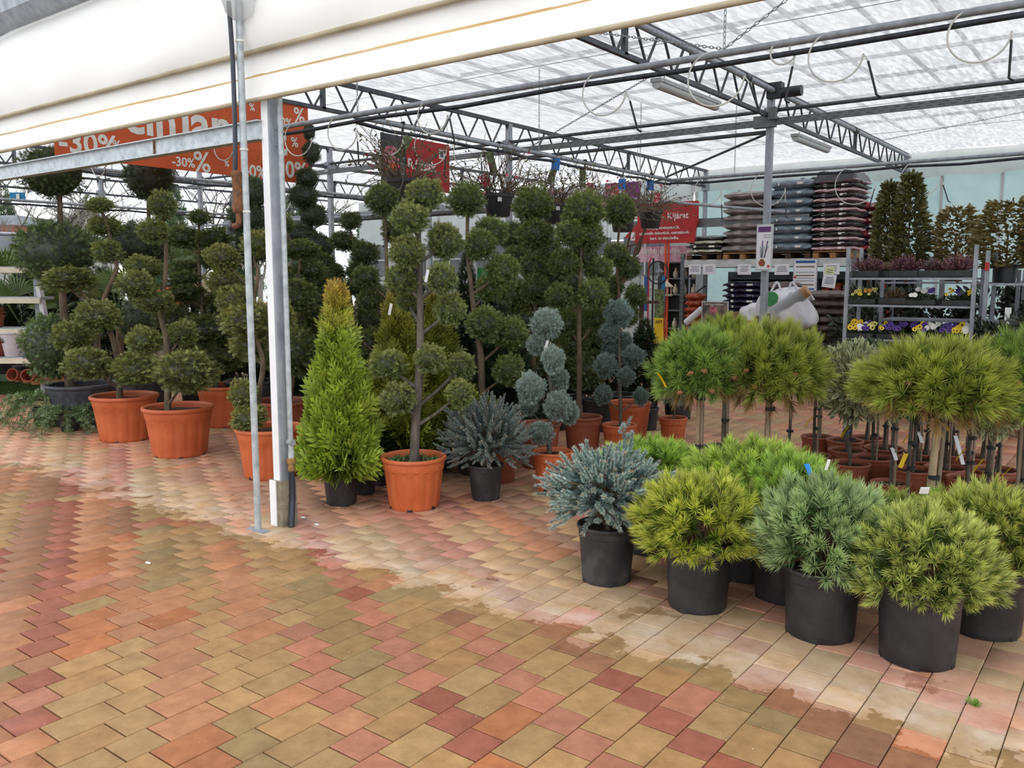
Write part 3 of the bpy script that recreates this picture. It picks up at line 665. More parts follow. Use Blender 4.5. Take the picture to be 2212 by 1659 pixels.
def spruce_mesh(name, n, needles, C0, C1, seed, R=.3, low=-.45, flat=.72, up=.25, L=.11, nl=.02, spiky=0.):
    d, rng = dome_points(n, seed, low); P = d*(R*rng.uniform(.5, .85, n))[:, None]; P[:, 2] *= flat
    D = d+np.array([0, 0, up])+rng.normal(0, .25, (n, 3)); Ls = L*rng.uniform(.7, 1.3, n)
    parts = [tufts(P, D, needles, Ls, nl, .0048, C0, C1, (1.1, .5), rng)]
    n2 = n; P2 = d*(R*rng.uniform(.25, .55, n))[:, None]; P2[:, 2] *= flat
    parts.append(tufts(P2, D, needles, Ls, nl, .004, C0*.9, C0*1.1, (1.1, .6), rng))
    e = P+unit(D)*Ls[:, None]; tips = (np.array([[-.5, 0, 0], [.5, 0, 0], [0, .5, 0], [0, 0, 1.]]), np.array([[0, 1, 3], [1, 2, 3], [2, 0, 3]]), np.array([0., 0, 0, 1]))
    parts.append(scatter(tips, e, D, .014, lin(150, 112, 72), lin(170, 132, 86), .2, rng=rng))
    for i in range(0, n, 2):
        q = P[i]; parts.append(tube_arr([(0, 0, -R*flat*.8), tuple(q*.5), tuple(q), tuple(e[i])], [.008, .006, .004, .002], 4, lin(112, 90, 68)))
    V, F, C = join(parts); me = arr_mesh(name, V, F, C); me.materials.append(M['needle']); return me
SPR_A = spruce_mesh('foliage', 300, 130, lin(110, 132, 130), lin(186, 206, 198), 41, L=.08, nl=.022, low=-.62, flat=.78)
SPR_B = spruce_mesh('foliage', 300, 170, lin(90, 106, 106), lin(158, 174, 168), 42, R=.34, low=-.6, flat=.9, up=.45, L=.12, nl=.02)

def leafball_mesh(name, n, sz, C0, C1, seed, prof=None, up=.3):
    rng = np.random.default_rng(seed)
    if prof is None:
        d = fib(n, rng=rng); P = d*rng.uniform(.45, .93, n)[:, None]; D = d+np.array([0, 0, up])+rng.normal(0, .5, (n, 3))
    else:
        t = rng.uniform(0, 1, n); a = rng.uniform(0, 2*PI, n); r = prof(t)*rng.uniform(.35, 1, n)**.6
        P = np.stack([r*np.cos(a), r*np.sin(a), t], 1); D = np.stack([np.cos(a), np.sin(a), np.full(n, .5)], 1)+rng.normal(0, .45, (n, 3))
    V, F, C = scatter(LEAF, P, D, sz*rng.uniform(.7, 1.3, n), C0, C1, .35, rng=rng)
    me = arr_mesh(name, V, F, C); me.materials.append(M['leaf']); return me
VARI = leafball_mesh('crown', 1100, .24, lin(96, 116, 70), lin(206, 206, 158), 51)
DARKL = leafball_mesh('crown', 800, .27, lin(44, 62, 34), lin(66, 84, 46), 52)
shrubprof = lambda t: .22*np.clip(np.minimum(1, .6+t*1.5), 0, 1)*np.clip(1.02-t, 0, 1)**.55
LAUREL = leafball_mesh('foliage', 1700, .075, lin(70, 80, 40), lin(112, 108, 58), 53, shrubprof, .6)
BUSHY = leafball_mesh('foliage', 1100, .085, lin(92, 88, 48), lin(150, 132, 76), 54, lambda t: .3*np.clip(.55+t, 0, 1)*np.clip(1.05-t, 0, 1)**.3, .6)
DARKSHRUB = leafball_mesh('foliage', 900, .12, lin(28, 38, 24), lin(44, 56, 34), 55, lambda t: .4+0*t, .5)

def juniper_mesh(seed):
    rng = np.random.default_rng(seed); parts = []
    for i in range(34):
        a = rng.uniform(0, 2*PI); L = rng.uniform(.25, .52); h = rng.uniform(.03, .16)
        pts = [(math.cos(a)*L*t, math.sin(a)*L*t, .26+h*math.sin(t*2.2)-.30*t*t*rng.uniform(.5, 1.0)) for t in np.linspace(0, 1, 9)]
        pts = [(x, y, max(z, .015)) for x, y, z in pts]
        parts.append(tube_arr(pts, .003, 3, lin(96, 92, 58)))
        P = np.array(pts[2:]); Dm = np.gradient(P, axis=0)
        for q in range(4):
            PP = P+rng.normal(0, .008, P.shape); v, f, c = scatter(FINE, PP, unit(Dm)+rng.normal(0, .55, P.shape)+np.array([0, 0, .1]), .075, lin(62, 84, 50), lin(104, 128, 74), .25, rng=rng)
            parts.append((v, tri(f), c))
    V, F, C = join(parts); me = arr_mesh('foliage', V, F, C); me.materials.append(M['needle']); return me
JUNI = juniper_mesh(61)
def palm_mesh(seed, n=11, L=.62):
    rng = np.random.default_rng(seed); V = []; F = []
    for i in range(n):
        a = 2*PI*i/n+rng.uniform(-.3, .3); el = rng.uniform(.5, 1.3); d = np.array([math.cos(a)*math.cos(el), math.sin(a)*math.cos(el), math.sin(el)])
        c = d*L*rng.uniform(.6, .9); s = unit(np.cross(d, [0, 0, 1.])); u = np.cross(s, d)
        V0 = len(V); V += [(0, 0, 0), tuple(c+s*.006), tuple(c-s*.006)]; F.append((V0, V0+1, V0+2))
        for k in range(16):
            q = -1.25+2.5*k/15; dd = unit(d*math.cos(q)+s*math.sin(q)+u*.08); l = L*.62*(1-.25*abs(q)/1.25)
            m1 = c+dd*l*.6; e = c+dd*l-np.array([0, 0, .1*l*(1+abs(q))]); w = np.cross(dd, u)*.013
            o = len(V); V += [tuple(c), tuple(m1+w), tuple(m1-w), tuple(e)]; F += [(o, o+1, o+2), (o+1, o+3, o+2)]
    V = np.array(V); C = np.tile(lin(92, 112, 56), (len(V), 1))*rng.uniform(.7, 1.3, (len(V), 1))
    me = arr_mesh('fronds', V, np.array(F), C); me.materials.append(M['leaf']); return me
PALM = [palm_mesh(71), palm_mesh(72)]

# ---------------------------------------------------------------- pots
_pots = {}
def pot(parent, D, H, kind, taper=.76, soil=True, holes=0, loc=(0, 0, 0), rz=0.):
    """plastic nursery pot: ribbed body with a collar, rolled rim, soil; returns the body"""
    key = (round(D, 3), round(H, 3), kind, taper)
    if key not in _pots:
        R = D/2; r0 = R*taper; m = {'terra': 'terracotta_plastic', 'bright': 'terracotta_bright', 'brown': 'terracotta_brown', 'black': 'black_plastic', 'dusty': 'black_plastic_dusty', 'char': 'charcoal_plastic', 'clay': 'terracotta_clay', 'lilac': 'lilac_plastic'}[kind]
        at = lambda t: r0+(R*.955-r0)*t
        big = kind in ('terra', 'bright', 'char'); tk = .012 if D > .3 else .008
        if big: prof = [(at(0)*.97, 0), (at(0), .012)]+[(at(t), H*t) for t in (.06, .3, .55, .73)]+[(at(.76)+.006, H*.765), (at(.9)+.006, H*.9), (at(.93)+.004, H*.93)]
        else: prof = [(at(0)*.97, 0), (at(0), .01)]+[(at(t), H*t) for t in (.1, .4, .7, .8)]+[(at(.81)+.003, H*.81), (at(.93)+.003, H*.93)]
        prof += [(R*.955-tk, H*.93), (R*.955-tk, H*.8), (at(.5)-tk, H*.5)]
        fl = (H*.05, H*.74, 16 if big else 20, .022 if big else .006)
        b = MB().lathe(prof, 96, flute=fl).mesh('pot', 30); b.materials.append(M[m])
        e = R*.045+.004
        rp = [(R-tk*1.8, H*.9), (R-e*.2, H-2.1*e), (R+e*.15, H-1.7*e), (R+e*.3, H-e), (R+e*.1, H-.25*e), (R-e*.6, H), (R-e*1.3, H-.2*e), (R-e*1.7, H-e), (R-tk*1.9, H*.88)]
        rm = MB().lathe(rp, 64, cap0=False).mesh('rim', 50); rm.materials.append(M[m])
        sp = MB(); rr = R*.955-tk*.6; N = 10
        rows = [(rr*i/N, H*.86+.012*math.sin(i*1.7)*(1-i/N)) for i in range(N, -1, -1)]
        sp.lathe([(max(r, .001), z) for r, z in rows], 28, cap0=False)
        sp.v = [(x, y, z+random.uniform(-.006, .008)) for x, y, z in sp.v]
        so = sp.mesh('soil', 60); so.materials.append(M['soil'])
        hb = MB().box((at(0)*.985-.012, 0, .011), (.03, .035, .024)).mesh('drain_hole'); hb.materials.append(M['black_rubber'])
        _pots[key] = (b, rm, so, hb)
    b, rm, so, hb = _pots[key]
    o = mk('pot', b, None, parent, loc, (0, 0, rz)); mk('rim', rm, None, o)
    if soil: mk('soil', so, None, parent, loc)
    for i in range(holes): mk('drain_hole', hb, None, o, (0, 0, 0), (0, 0, 2*PI*(i+.3)/holes))
    return o
def near(pts, q, below=0.):
    return min(pts, key=lambda p: abs(p.z-(q.z-below-.75*math.hypot(p.x-q.x, p.y-q.y))))

def topiary(name, label, base, potspec, trunk, poms, tint=(1, 1, 1), meshes=None, r0=.024, group=None, barkm='bark', sticker=False, branches=True, tagged=None):
    """cloud-pruned or pom-pom tree in a pot; trunk and poms in world coordinates: (x,y,z,rh,rv)"""
    o = thing(name, label, 'topiary tree', (base[0], base[1], 0), 0, group); B = Vector((base[0], base[1], 0)); meshes = meshes or CYP
    ph = 0.
    if potspec:
        D, H, kind = potspec[:3]; p = pot(o, D, H, kind, holes=6 if D > .4 else 4, rz=random.uniform(0, 6)); ph = H*.85
        if sticker: MB().box((0, 0, 0), (.05, .003, .035)).build('price_sticker', 'tag_white', p, (sticker[0]-B.x, sticker[1]-B.y, sticker[2]), rot=(0, 0, .5))
    T = [Vector(t)-B for t in trunk]; T[0].z = min(T[0].z, ph-.02) if ph else 0.
    if T[0].z > ph: T = [Vector((T[0].x, T[0].y, ph-.02))]+T
    cur = sm(T); n = len(cur); MB().tube(cur, [r0*(1-.6*i/n) for i in range(n)], 9).build('trunk', barkm, o, smooth=60)
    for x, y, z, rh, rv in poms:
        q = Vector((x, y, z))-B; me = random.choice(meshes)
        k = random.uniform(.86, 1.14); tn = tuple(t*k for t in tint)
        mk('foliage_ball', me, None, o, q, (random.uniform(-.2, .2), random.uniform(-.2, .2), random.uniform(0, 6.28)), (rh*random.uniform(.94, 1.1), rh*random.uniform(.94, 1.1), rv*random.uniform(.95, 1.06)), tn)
        a = near(cur, q, rh*.15)
        if branches and (a-q).length > rh*.5:
            mid = (a+q)*.5+Vector((0, 0, -.04*(a-q).length)); c2 = sm([a, mid, q], 4)
            MB().tube(c2, [r0*.42*(1-.5*i/len(c2)) for i in range(len(c2))], 6).build('branch', barkm, o, smooth=60)
    if tagged:
        for x, y, z in tagged: MB().box((0, 0, 0), (.02, .003, .085)).build('plant_tag', 'tag_white', o, (x-B.x, y-B.y, z), rot=(.2, .3, .4))
    return o
def potted(name, label, cat, base, potspec, me, zc, sc3, tint=(1, 1, 1), rz=None, group=None, stem=None, part='foliage', taper=.76, tags=(), holes=0, barkm='bark', rpot=None):
    o = thing(name, label, cat, (base[0], base[1], 0), 0, group)
    if potspec: p = pot(o, *potspec, taper=taper, holes=holes, rz=random.uniform(0, 6) if rpot is None else rpot)
    rz = random.uniform(0, 6.28) if rz is None else rz
    mk(part, me, None, o, (0, 0, zc), (0, 0, rz), sc3, tint)
    if stem:
        zb, r = stem; cur = sm([(0, 0, potspec[1]*.8 if potspec else 0), (.008, .004, zb*.5), (0, 0, zb)], 4)
        MB().tube(cur, [r]*len(cur), 8).build('stem', barkm, o, smooth=60)
    for (kind, x, y, z, L, ang) in tags: ribbon(o, kind, (x-base[0], y-base[1], z), L, ang)
    return o
def ribbon(o, kind, p, L, ang, wid=.03, curl=.35):
    """loop label: thin curled strip of coloured plastic"""
    b = MB(); n = 7; d = Vector((math.cos(ang), math.sin(ang), 0)); s = Vector((-d.y, d.x, 0))
    pts = []
    for i in range(n):
        t = i/(n-1); pts.append(Vector(p)+d*(L*.5*t*(1 if curl else 0))+Vector((0, 0, L*(.25*math.sin(t*2.2)*curl-t*(1-curl*.5)))))
    for i in range(n-1):
        for e in (.0, .0015):
            a, c = pts[i]+d*e, pts[i+1]+d*e; b.quad(a-s*wid/2, a+s*wid/2, c+s*wid/2, c-s*wid/2)
    return b.build('plant_tag', {'y': 'tag_yellow', 'b': 'tag_blue', 'w': 'tag_white'}[kind], o)

# ---------------------------------------------------------------- cloud-pruned trees on the left
GW = (1.0, 1.0, 1.0)
topiary('cloud_topiary', 'cloud-pruned conifer in a wide terracotta pot beside the big ball tree', (-8.186, 4.403), (.64, .45, 'terra'),
    [(-8.225, 4.373, 0.42), (-8.22, 4.377, 0.691), (-8.245, 4.359, 0.969), (-8.3, 4.317, 1.198), (-8.314, 4.306, 1.358), (-8.239, 4.363, 1.563), (-8.188, 4.401, 1.721), (-8.22, 4.377, 1.968), (-8.248, 4.356, 2.147), (-8.289, 4.325, 2.271)],
    [(-8.261, 4.096, 0.771, 0.212, 0.171), (-8.255, 4.226, 1.226, 0.227, 0.163), (-8.811, 4.245, 1.012, 0.208, 0.17), (-7.977, 4.436, 0.715, 0.247, 0.151), (-8.566, 4.116, 1.581, 0.274, 0.123), (-8.255, 4.351, 1.856, 0.15, 0.127), (-8.355, 4.401, 2.108, 0.165, 0.11), (-8.291, 4.324, 2.311, 0.126, 0.077), (-8.673, 4.036, 1.626, 0.091, 0.073)], (1.05, 1.05, .95), r0=.032)
topiary('cloud_topiary', 'cloud-pruned conifer in a wide terracotta pot with a white price sticker', (-7.068, 4.302), (.62, .45, 'terra'),
    [(-7.146, 4.243, 0.389), (-7.13, 4.255, 0.772), (-7.132, 4.254, 1.067), (-7.162, 4.231, 1.326), (-7.114, 4.268, 1.607), (-7.097, 4.28, 1.935), (-7.108, 4.272, 2.171)],
    [(-6.805, 4.25, 0.773, 0.279, 0.189), (-7.224, 4.059, 1.534, 0.189, 0.14), (-7.152, 4.176, 1.394, 0.166, 0.108), (-7.111, 4.269, 2.24, 0.123, 0.14), (-7.14, 4.185, 2.014, 0.131, 0.123), (-7.379, 4.218, 1.7, 0.185, 0.11), (-7.382, 4.191, 1.03, 0.178, 0.136), (-7.189, 4.461, 1.096, 0.155, 0.12)], (1.05, 1.05, .95), r0=.032, sticker=(-7.062, 4, 0.357))
topiary('cloud_topiary', 'cloud-pruned conifer of flat tiers in the terracotta pot behind the stickered one', (-8.084, 5.486), (.6, .45, 'terra'),
    [(-8.159, 5.43, 0.461), (-8.191, 5.405, 0.807), (-8.239, 5.369, 1.16), (-8.259, 5.354, 1.51), (-8.252, 5.359, 1.905), (-8.243, 5.367, 2.175)],
    [(-8.24, 5.369, 2.248, 0.119, 0.089), (-8.489, 5.306, 2.047, 0.241, 0.131), (-8.121, 5.458, 2.028, 0.209, 0.119), (-8.515, 5.349, 1.7, 0.162, 0.101), (-8.391, 5.254, 1.594, 0.19, 0.09), (-8.306, 5.193, 1.437, 0.228, 0.099), (-8.184, 5.536, 1.809, 0.252, 0.151), (-8.115, 5.338, 1.041, 0.329, 0.179), (-8.051, 5.511, 0.782, 0.333, 0.202), (-8.474, 5.442, 0.713, 0.258, 0.186), (-8.684, 5.284, 1.151, 0.205, 0.164), (-8.066, 5.625, 1.105, 0.234, 0.173), (-8.245, 5.552, 1.306, 0.224, 0.153)], (.66, .72, .66), r0=.03)
topiary('cloud_topiary', 'cloud-pruned conifer in the terracotta pot behind the taped column', (-5.686, 4.264), (.55, .41, 'bright'),
    [(-5.778, 4.194, 0.372), (-5.745, 4.219, 0.676), (-5.714, 4.243, 0.94), (-5.761, 4.208, 1.164), (-5.76, 4.208, 1.386), (-5.726, 4.234, 1.643), (-5.749, 4.216, 1.753)],
    [(-5.762, 4.082, 0.682, 0.118, 0.126), (-5.693, 4.071, 0.5, 0.147, 0.103), (-5.774, 4.135, 1.278, 0.192, 0.162), (-5.886, 4.113, 1.43, 0.141, 0.118), (-6.024, 4.134, 1.577, 0.157, 0.112), (-6.036, 4.126, 1.77, 0.142, 0.112), (-5.764, 4.268, 1.871, 0.141, 0.111), (-5.878, 4.244, 1.063, 0.166, 0.136), (-5.774, 4.448, 1.266, 0.153, 0.153)], (1.1, 1.02, .9), r0=.026)
topiary('cloud_topiary', 'cloud-pruned conifer in the brownish terracotta pot half hidden behind the taped column', (-6.78, 5.241), (.56, .42, 'brown'),
    [(-6.731, 5.277, 0.482), (-6.655, 5.334, 0.891), (-6.612, 5.367, 1.207), (-6.64, 5.346, 1.519), (-6.605, 5.373, 1.785), (-6.712, 5.292, 2.048)],
    [(-6.805, 5.347, 2.124, 0.117, 0.09), (-6.613, 5.366, 1.873, 0.196, 0.107), (-6.601, 5.501, 1.671, 0.163, 0.108), (-6.562, 5.28, 1.432, 0.212, 0.168), (-6.772, 5.372, 1.608, 0.163, 0.117), (-6.554, 5.285, 0.878, 0.232, 0.232), (-6.729, 5.404, 1.157, 0.2, 0.155), (-6.661, 5.58, 1.197, 0.156, 0.129), (-6.882, 5.289, 0.883, 0.228, 0.201)], (.72, .78, .7), r0=.028)
topiary('cloud_topiary', 'crooked cloud-pruned conifer behind the pale green upright thuja', (-6.956, 6.37), (.5, .4, 'black'),
    [(-6.942, 6.38, 0.294), (-6.946, 6.378, 1.008), (-6.989, 6.345, 1.485), (-6.931, 6.388, 1.807), (-6.969, 6.359, 2.103)],
    [(-6.967, 6.361, 2.211, 0.119, 0.109), (-7.103, 6.384, 1.999, 0.161, 0.121), (-6.85, 6.449, 1.867, 0.17, 0.14), (-7.211, 6.303, 1.649, 0.162, 0.111), (-6.901, 6.411, 1.688, 0.15, 0.1), (-7.073, 6.282, 1.499, 0.181, 0.11), (-6.883, 6.55, 1.433, 0.193, 0.142), (-6.959, 6.242, 1.164, 0.15, 0.14), (-7.328, 6.277, 1.407, 0.174, 0.133), (-7.19, 6.318, 1.256, 0.173, 0.122), (-7.361, 6.253, 1.76, 0.203, 0.132), (-7.363, 6.313, 1.558, 0.205, 0.143), (-6.966, 6.55, 1.101, 0.205, 0.184), (-7.315, 6.35, 0.943, 0.248, 0.206)], (.58, .66, .6), r0=.028)
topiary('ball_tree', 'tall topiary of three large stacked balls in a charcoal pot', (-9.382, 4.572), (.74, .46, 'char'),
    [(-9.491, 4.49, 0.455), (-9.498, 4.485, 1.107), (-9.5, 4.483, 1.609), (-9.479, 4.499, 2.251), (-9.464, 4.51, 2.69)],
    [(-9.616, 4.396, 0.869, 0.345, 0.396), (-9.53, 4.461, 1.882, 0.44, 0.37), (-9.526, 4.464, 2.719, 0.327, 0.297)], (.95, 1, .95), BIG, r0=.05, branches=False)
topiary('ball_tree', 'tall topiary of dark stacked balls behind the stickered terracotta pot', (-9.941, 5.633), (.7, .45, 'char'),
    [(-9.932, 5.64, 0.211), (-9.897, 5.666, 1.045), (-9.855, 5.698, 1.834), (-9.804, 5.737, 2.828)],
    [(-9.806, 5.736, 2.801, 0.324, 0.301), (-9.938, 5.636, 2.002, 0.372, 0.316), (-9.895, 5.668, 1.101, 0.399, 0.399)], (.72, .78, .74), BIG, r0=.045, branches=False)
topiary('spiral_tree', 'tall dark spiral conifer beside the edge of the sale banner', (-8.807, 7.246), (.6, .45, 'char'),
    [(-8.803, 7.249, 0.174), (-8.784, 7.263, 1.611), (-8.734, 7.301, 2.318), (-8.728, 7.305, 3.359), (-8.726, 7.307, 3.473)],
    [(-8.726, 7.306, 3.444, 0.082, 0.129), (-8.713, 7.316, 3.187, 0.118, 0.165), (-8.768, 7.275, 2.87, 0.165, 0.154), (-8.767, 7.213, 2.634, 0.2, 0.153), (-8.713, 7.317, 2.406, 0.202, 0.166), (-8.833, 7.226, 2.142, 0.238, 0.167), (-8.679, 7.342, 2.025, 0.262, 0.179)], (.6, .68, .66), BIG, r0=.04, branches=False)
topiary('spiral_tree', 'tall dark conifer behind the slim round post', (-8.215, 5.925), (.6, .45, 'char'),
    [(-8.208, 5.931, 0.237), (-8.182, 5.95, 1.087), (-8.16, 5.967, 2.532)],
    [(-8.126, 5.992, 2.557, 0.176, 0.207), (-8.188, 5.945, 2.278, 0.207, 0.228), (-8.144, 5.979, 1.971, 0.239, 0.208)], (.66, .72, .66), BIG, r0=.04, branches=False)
jn = potted('creeping_juniper', 'creeping juniper spilling over a small black pot at the paving edge', 'juniper', (-9.657, 4.269), (.24, .2, 'black'), JUNI, 0, (1.05, 1.05, 1.05), (1, 1.05, .95))
MB().box((0, 0, 0), (.012, .05, .003)).build('plant_tag', 'tag_white', jn, (-.05, -.2, .32), rot=(.3, .4, .6))
potted('creeping_juniper', 'creeping juniper beside the charcoal pot of the ball tree', 'juniper', (-9.08, 4.264), (.2, .18, 'black'), JUNI, -.06, (1.1, 1.1, .9), (.9, .95, .9), rz=2.)

# ---------------------------------------------------------------- pom-pom trees in the middle
BG = (.95, 1.02, .98)
topiary('pompom_tree', 'tall pom-pom conifer in the bright orange pot with clover on its soil', (-4.099, 4.283), (.46, .365, 'bright'),
    [(-4.097, 4.284, 0.319), (-4.081, 4.297, 0.64), (-4.059, 4.313, 0.966), (-4.05, 4.319, 1.288), (-4.051, 4.319, 1.71), (-4.054, 4.317, 1.919), (-4.031, 4.334, 2.136)],
    [(-4.233, 4.181, 1.005, 0.129, 0.116), (-3.897, 4.247, 1.058, 0.122, 0.103), (-4.111, 4.148, 0.778, 0.127, 0.115), (-3.803, 4.443, 0.807, 0.109, 0.109), (-3.866, 4.333, 1.593, 0.116, 0.119), (-4.146, 4.247, 1.587, 0.121, 0.115), (-3.919, 4.481, 1.385, 0.113, 0.116), (-3.922, 4.604, 0.98, 0.099, 0.106), (-4.053, 4.38, 2.159, 0.143, 0.127), (-4.029, 4.211, 1.996, 0.13, 0.112), (-4.049, 4.196, 1.776, 0.118, 0.112), (-3.977, 4.5, 1.848, 0.129, 0.129), (-4.26, 4.412, 1.442, 0.086, 0.079)], (1.08, 1.1, 1.02), r0=.036, barkm='bark_grey', tagged=[(-3.861, 4.186, 1.618), (-4.287, 4.267, 1.387)])
topiary('pompom_tree', 'pom-pom conifer behind the dwarf blue spruce, crooked trunk', (-4.391, 5.401), (.5, .4, 'black'),
    [(-4.386, 5.405, 0.543), (-4.388, 5.403, 0.851), (-4.403, 5.392, 1.08), (-4.429, 5.372, 1.269), (-4.452, 5.355, 1.532), (-4.474, 5.338, 1.83), (-4.473, 5.339, 2.16)],
    [(-4.303, 5.342, 1.237, 0.157, 0.149), (-4.227, 5.587, 1.145, 0.145, 0.137), (-4.206, 5.541, 0.843, 0.137, 0.129), (-4.481, 5.333, 2.226, 0.149, 0.141), (-4.33, 5.321, 1.863, 0.14, 0.125), (-4.25, 5.507, 1.663, 0.139, 0.135), (-4.403, 5.517, 1.512, 0.115, 0.107), (-4.418, 5.569, 1.985, 0.137, 0.122), (-4.374, 5.414, 0.543, 0.138, 0.084)], (.86, .98, .84), r0=.032)
topiary('pompom_tree', 'pom-pom conifer standing behind the bare-twig basket with the white sticker', (-4.58, 6.394), (.5, .4, 'black'),
    [(-4.582, 6.393, 0.493), (-4.576, 6.397, 1.012), (-4.563, 6.407, 1.439), (-4.585, 6.391, 1.859), (-4.579, 6.395, 2.192)],
    [(-4.579, 6.395, 2.25, 0.185, 0.177), (-4.536, 6.365, 1.995, 0.176, 0.143), (-4.578, 6.396, 1.7, 0.153, 0.136), (-4.502, 6.328, 1.507, 0.139, 0.134), (-4.78, 6.369, 1.437, 0.155, 0.147), (-4.823, 6.462, 1.78, 0.139, 0.13), (-4.711, 6.421, 1.221, 0.173, 0.164), (-4.488, 6.589, 1.608, 0.146, 0.129), (-4.567, 6.592, 1.349, 0.148, 0.139)], (.74, .82, .74), r0=.028)
topiary('pompom_tree', 'pom-pom conifer in the brown terracotta pot between the two blue cypresses', (-4.027, 6.398), (.35, .38, 'brown'),
    [(-4.058, 6.375, 0.363), (-4.054, 6.378, 0.789), (-4.061, 6.373, 1.201), (-4.055, 6.377, 1.688), (-4.045, 6.385, 2.088)],
    [(-4.033, 6.394, 2.175, 0.177, 0.169), (-4.07, 6.241, 1.983, 0.132, 0.12), (-3.992, 6.424, 1.961, 0.134, 0.129), (-4.08, 6.484, 1.803, 0.123, 0.123), (-4.165, 6.294, 1.728, 0.138, 0.13), (-3.984, 6.556, 1.677, 0.132, 0.124), (-3.935, 6.405, 1.458, 0.138, 0.138), (-4.199, 6.268, 1.433, 0.139, 0.131), (-4.256, 6.476, 1.19, 0.126, 0.126), (-4.038, 6.641, 1.232, 0.126, 0.126), (-4.231, 6.557, 0.997, 0.144, 0.136)], (.78, .88, .76), r0=.028)
topiary('pompom_tree', 'slim pom-pom conifer in front of the red exit signs', (-4.596, 8.022), (.4, .36, 'black'),
    [(-4.592, 8.026, 0.612), (-4.599, 8.02, 1.213), (-4.626, 8, 1.805), (-4.604, 8.017, 2.243)],
    [(-4.605, 8.016, 2.305, 0.167, 0.167), (-4.639, 7.99, 1.849, 0.133, 0.128), (-4.526, 8.075, 1.707, 0.129, 0.129), (-4.442, 8.076, 1.413, 0.128, 0.128), (-4.725, 8.05, 1.509, 0.14, 0.13), (-4.601, 8.144, 1.209, 0.151, 0.151), (-4.763, 8.022, 1.31, 0.151, 0.141)], (.72, .82, .7), r0=.024)
topiary('pompom_tree', 'pom-pom conifer with its trunk behind the pale yellow tag', (-5.875, 5.796), (.5, .4, 'black'),
    [(-5.861, 5.807, 0.495), (-5.86, 5.808, 1.078), (-5.866, 5.803, 1.608), (-5.873, 5.798, 2.129), (-5.891, 5.784, 2.301)],
    [(-5.891, 5.785, 2.335, 0.157, 0.166), (-5.865, 5.93, 2.048, 0.142, 0.133), (-6.028, 5.681, 1.608, 0.132, 0.123), (-6.119, 5.487, 1.173, 0.114, 0.123), (-6.07, 5.775, 1.386, 0.152, 0.134), (-5.929, 6.006, 1.202, 0.164, 0.155), (-6.151, 5.839, 0.952, 0.183, 0.164), (-6.339, 5.822, 0.689, 0.204, 0.185)], (.68, .76, .68), r0=.026)
topiary('pompom_tree', 'pom-pom conifer standing in the second row behind the blue cypress', (-5.085, 7.527), (.5, .4, 'black'),
    [(-5.088, 7.526, 0.473), (-5.099, 7.517, 1.119), (-5.095, 7.52, 1.996)],
    [(-5.153, 7.476, 1.875, 0.146, 0.137), (-5.446, 7.256, 2.044, 0.166, 0.146), (-4.976, 7.61, 1.56, 0.167, 0.147), (-5.19, 7.449, 1.119, 0.197, 0.178), (-4.934, 7.642, 1.169, 0.177, 0.168), (-4.695, 7.822, 0.946, 0.198, 0.178), (-5.446, 7.256, 0.897, 0.218, 0.198), (-5.168, 7.465, 0.773, 0.218, 0.198), (-4.851, 7.704, 0.623, 0.219, 0.219), (-5.366, 7.316, 0.473, 0.229, 0.219)], (.55, .64, .56), r0=.026)
BT = (1, 1, 1)
topiary('blue_cypress', 'blue-grey pom-pom cypress in a plain terracotta pot, white tag on its neck', (-3.588, 5.273), (.305, .30, 'bright'),
    [(-3.607, 5.259, 0.257), (-3.61, 5.257, 0.454), (-3.6, 5.264, 0.703), (-3.618, 5.251, 0.949), (-3.63, 5.242, 1.193)],
    [(-3.63, 5.241, 1.262, 0.114, 0.118), (-3.749, 5.277, 1.098, 0.071, 0.085), (-3.562, 5.23, 1.003, 0.093, 0.104), (-3.694, 5.131, 0.787, 0.114, 0.118), (-3.607, 5.385, 0.839, 0.085, 0.099), (-3.499, 5.215, 0.654, 0.11, 0.11), (-3.488, 5.349, 0.589, 0.07, 0.091), (-3.603, 5.137, 0.451, 0.097, 0.09), (-3.799, 5.24, 0.624, 0.071, 0.078)], BT, BLU, r0=.02, barkm='bark_grey', tagged=[(-3.601, 5.201, 1.103)])
topiary('blue_cypress', 'sparser blue-grey cypress in the terracotta pot nearer the mugo pines', (-3.726, 6.527), (.31, .32, 'terra'),
    [(-3.719, 6.533, 0.259), (-3.722, 6.53, 0.55), (-3.732, 6.523, 0.838), (-3.739, 6.518, 1.124)],
    [(-3.741, 6.516, 1.294, 0.125, 0.13), (-3.807, 6.466, 1.132, 0.089, 0.081), (-3.746, 6.638, 1.056, 0.074, 0.074), (-3.636, 6.595, 0.92, 0.106, 0.106), (-3.83, 6.449, 0.838, 0.098, 0.114), (-3.661, 6.514, 0.75, 0.081, 0.089), (-3.818, 6.396, 0.586, 0.081, 0.09), (-3.579, 6.639, 0.562, 0.074, 0.082), (-3.844, 6.564, 0.985, 0.082, 0.091)], (.66, .72, .74), BLU, r0=.018, barkm='bark_grey')
potted('upright_thuja', 'bright green upright thuja in a black pot beside the taped column', 'thuja', (-4.564, 4.021), (.275, .28, 'black'), THUJA, .22, (1.04, 1.04, 1.38), (1, 1, 1), holes=4, stem=(.5, .02))
potted('upright_thuja', 'golden upright thuja standing behind the bright orange pot', 'thuja', (-4.869, 4.914), (.3, .28, 'black'), THUJA2, .22, (1.3, 1.3, 1.32), (.92, .92, .85), stem=(.5, .02))
potted('upright_thuja', 'green upright thuja filling in behind the pom-pom trunk', 'thuja', (-4.752, 5.255), (.3, .28, 'black'), THUJA2, .2, (1.4, 1.4, 1.28), (.78, .86, .7), stem=(.5, .02))
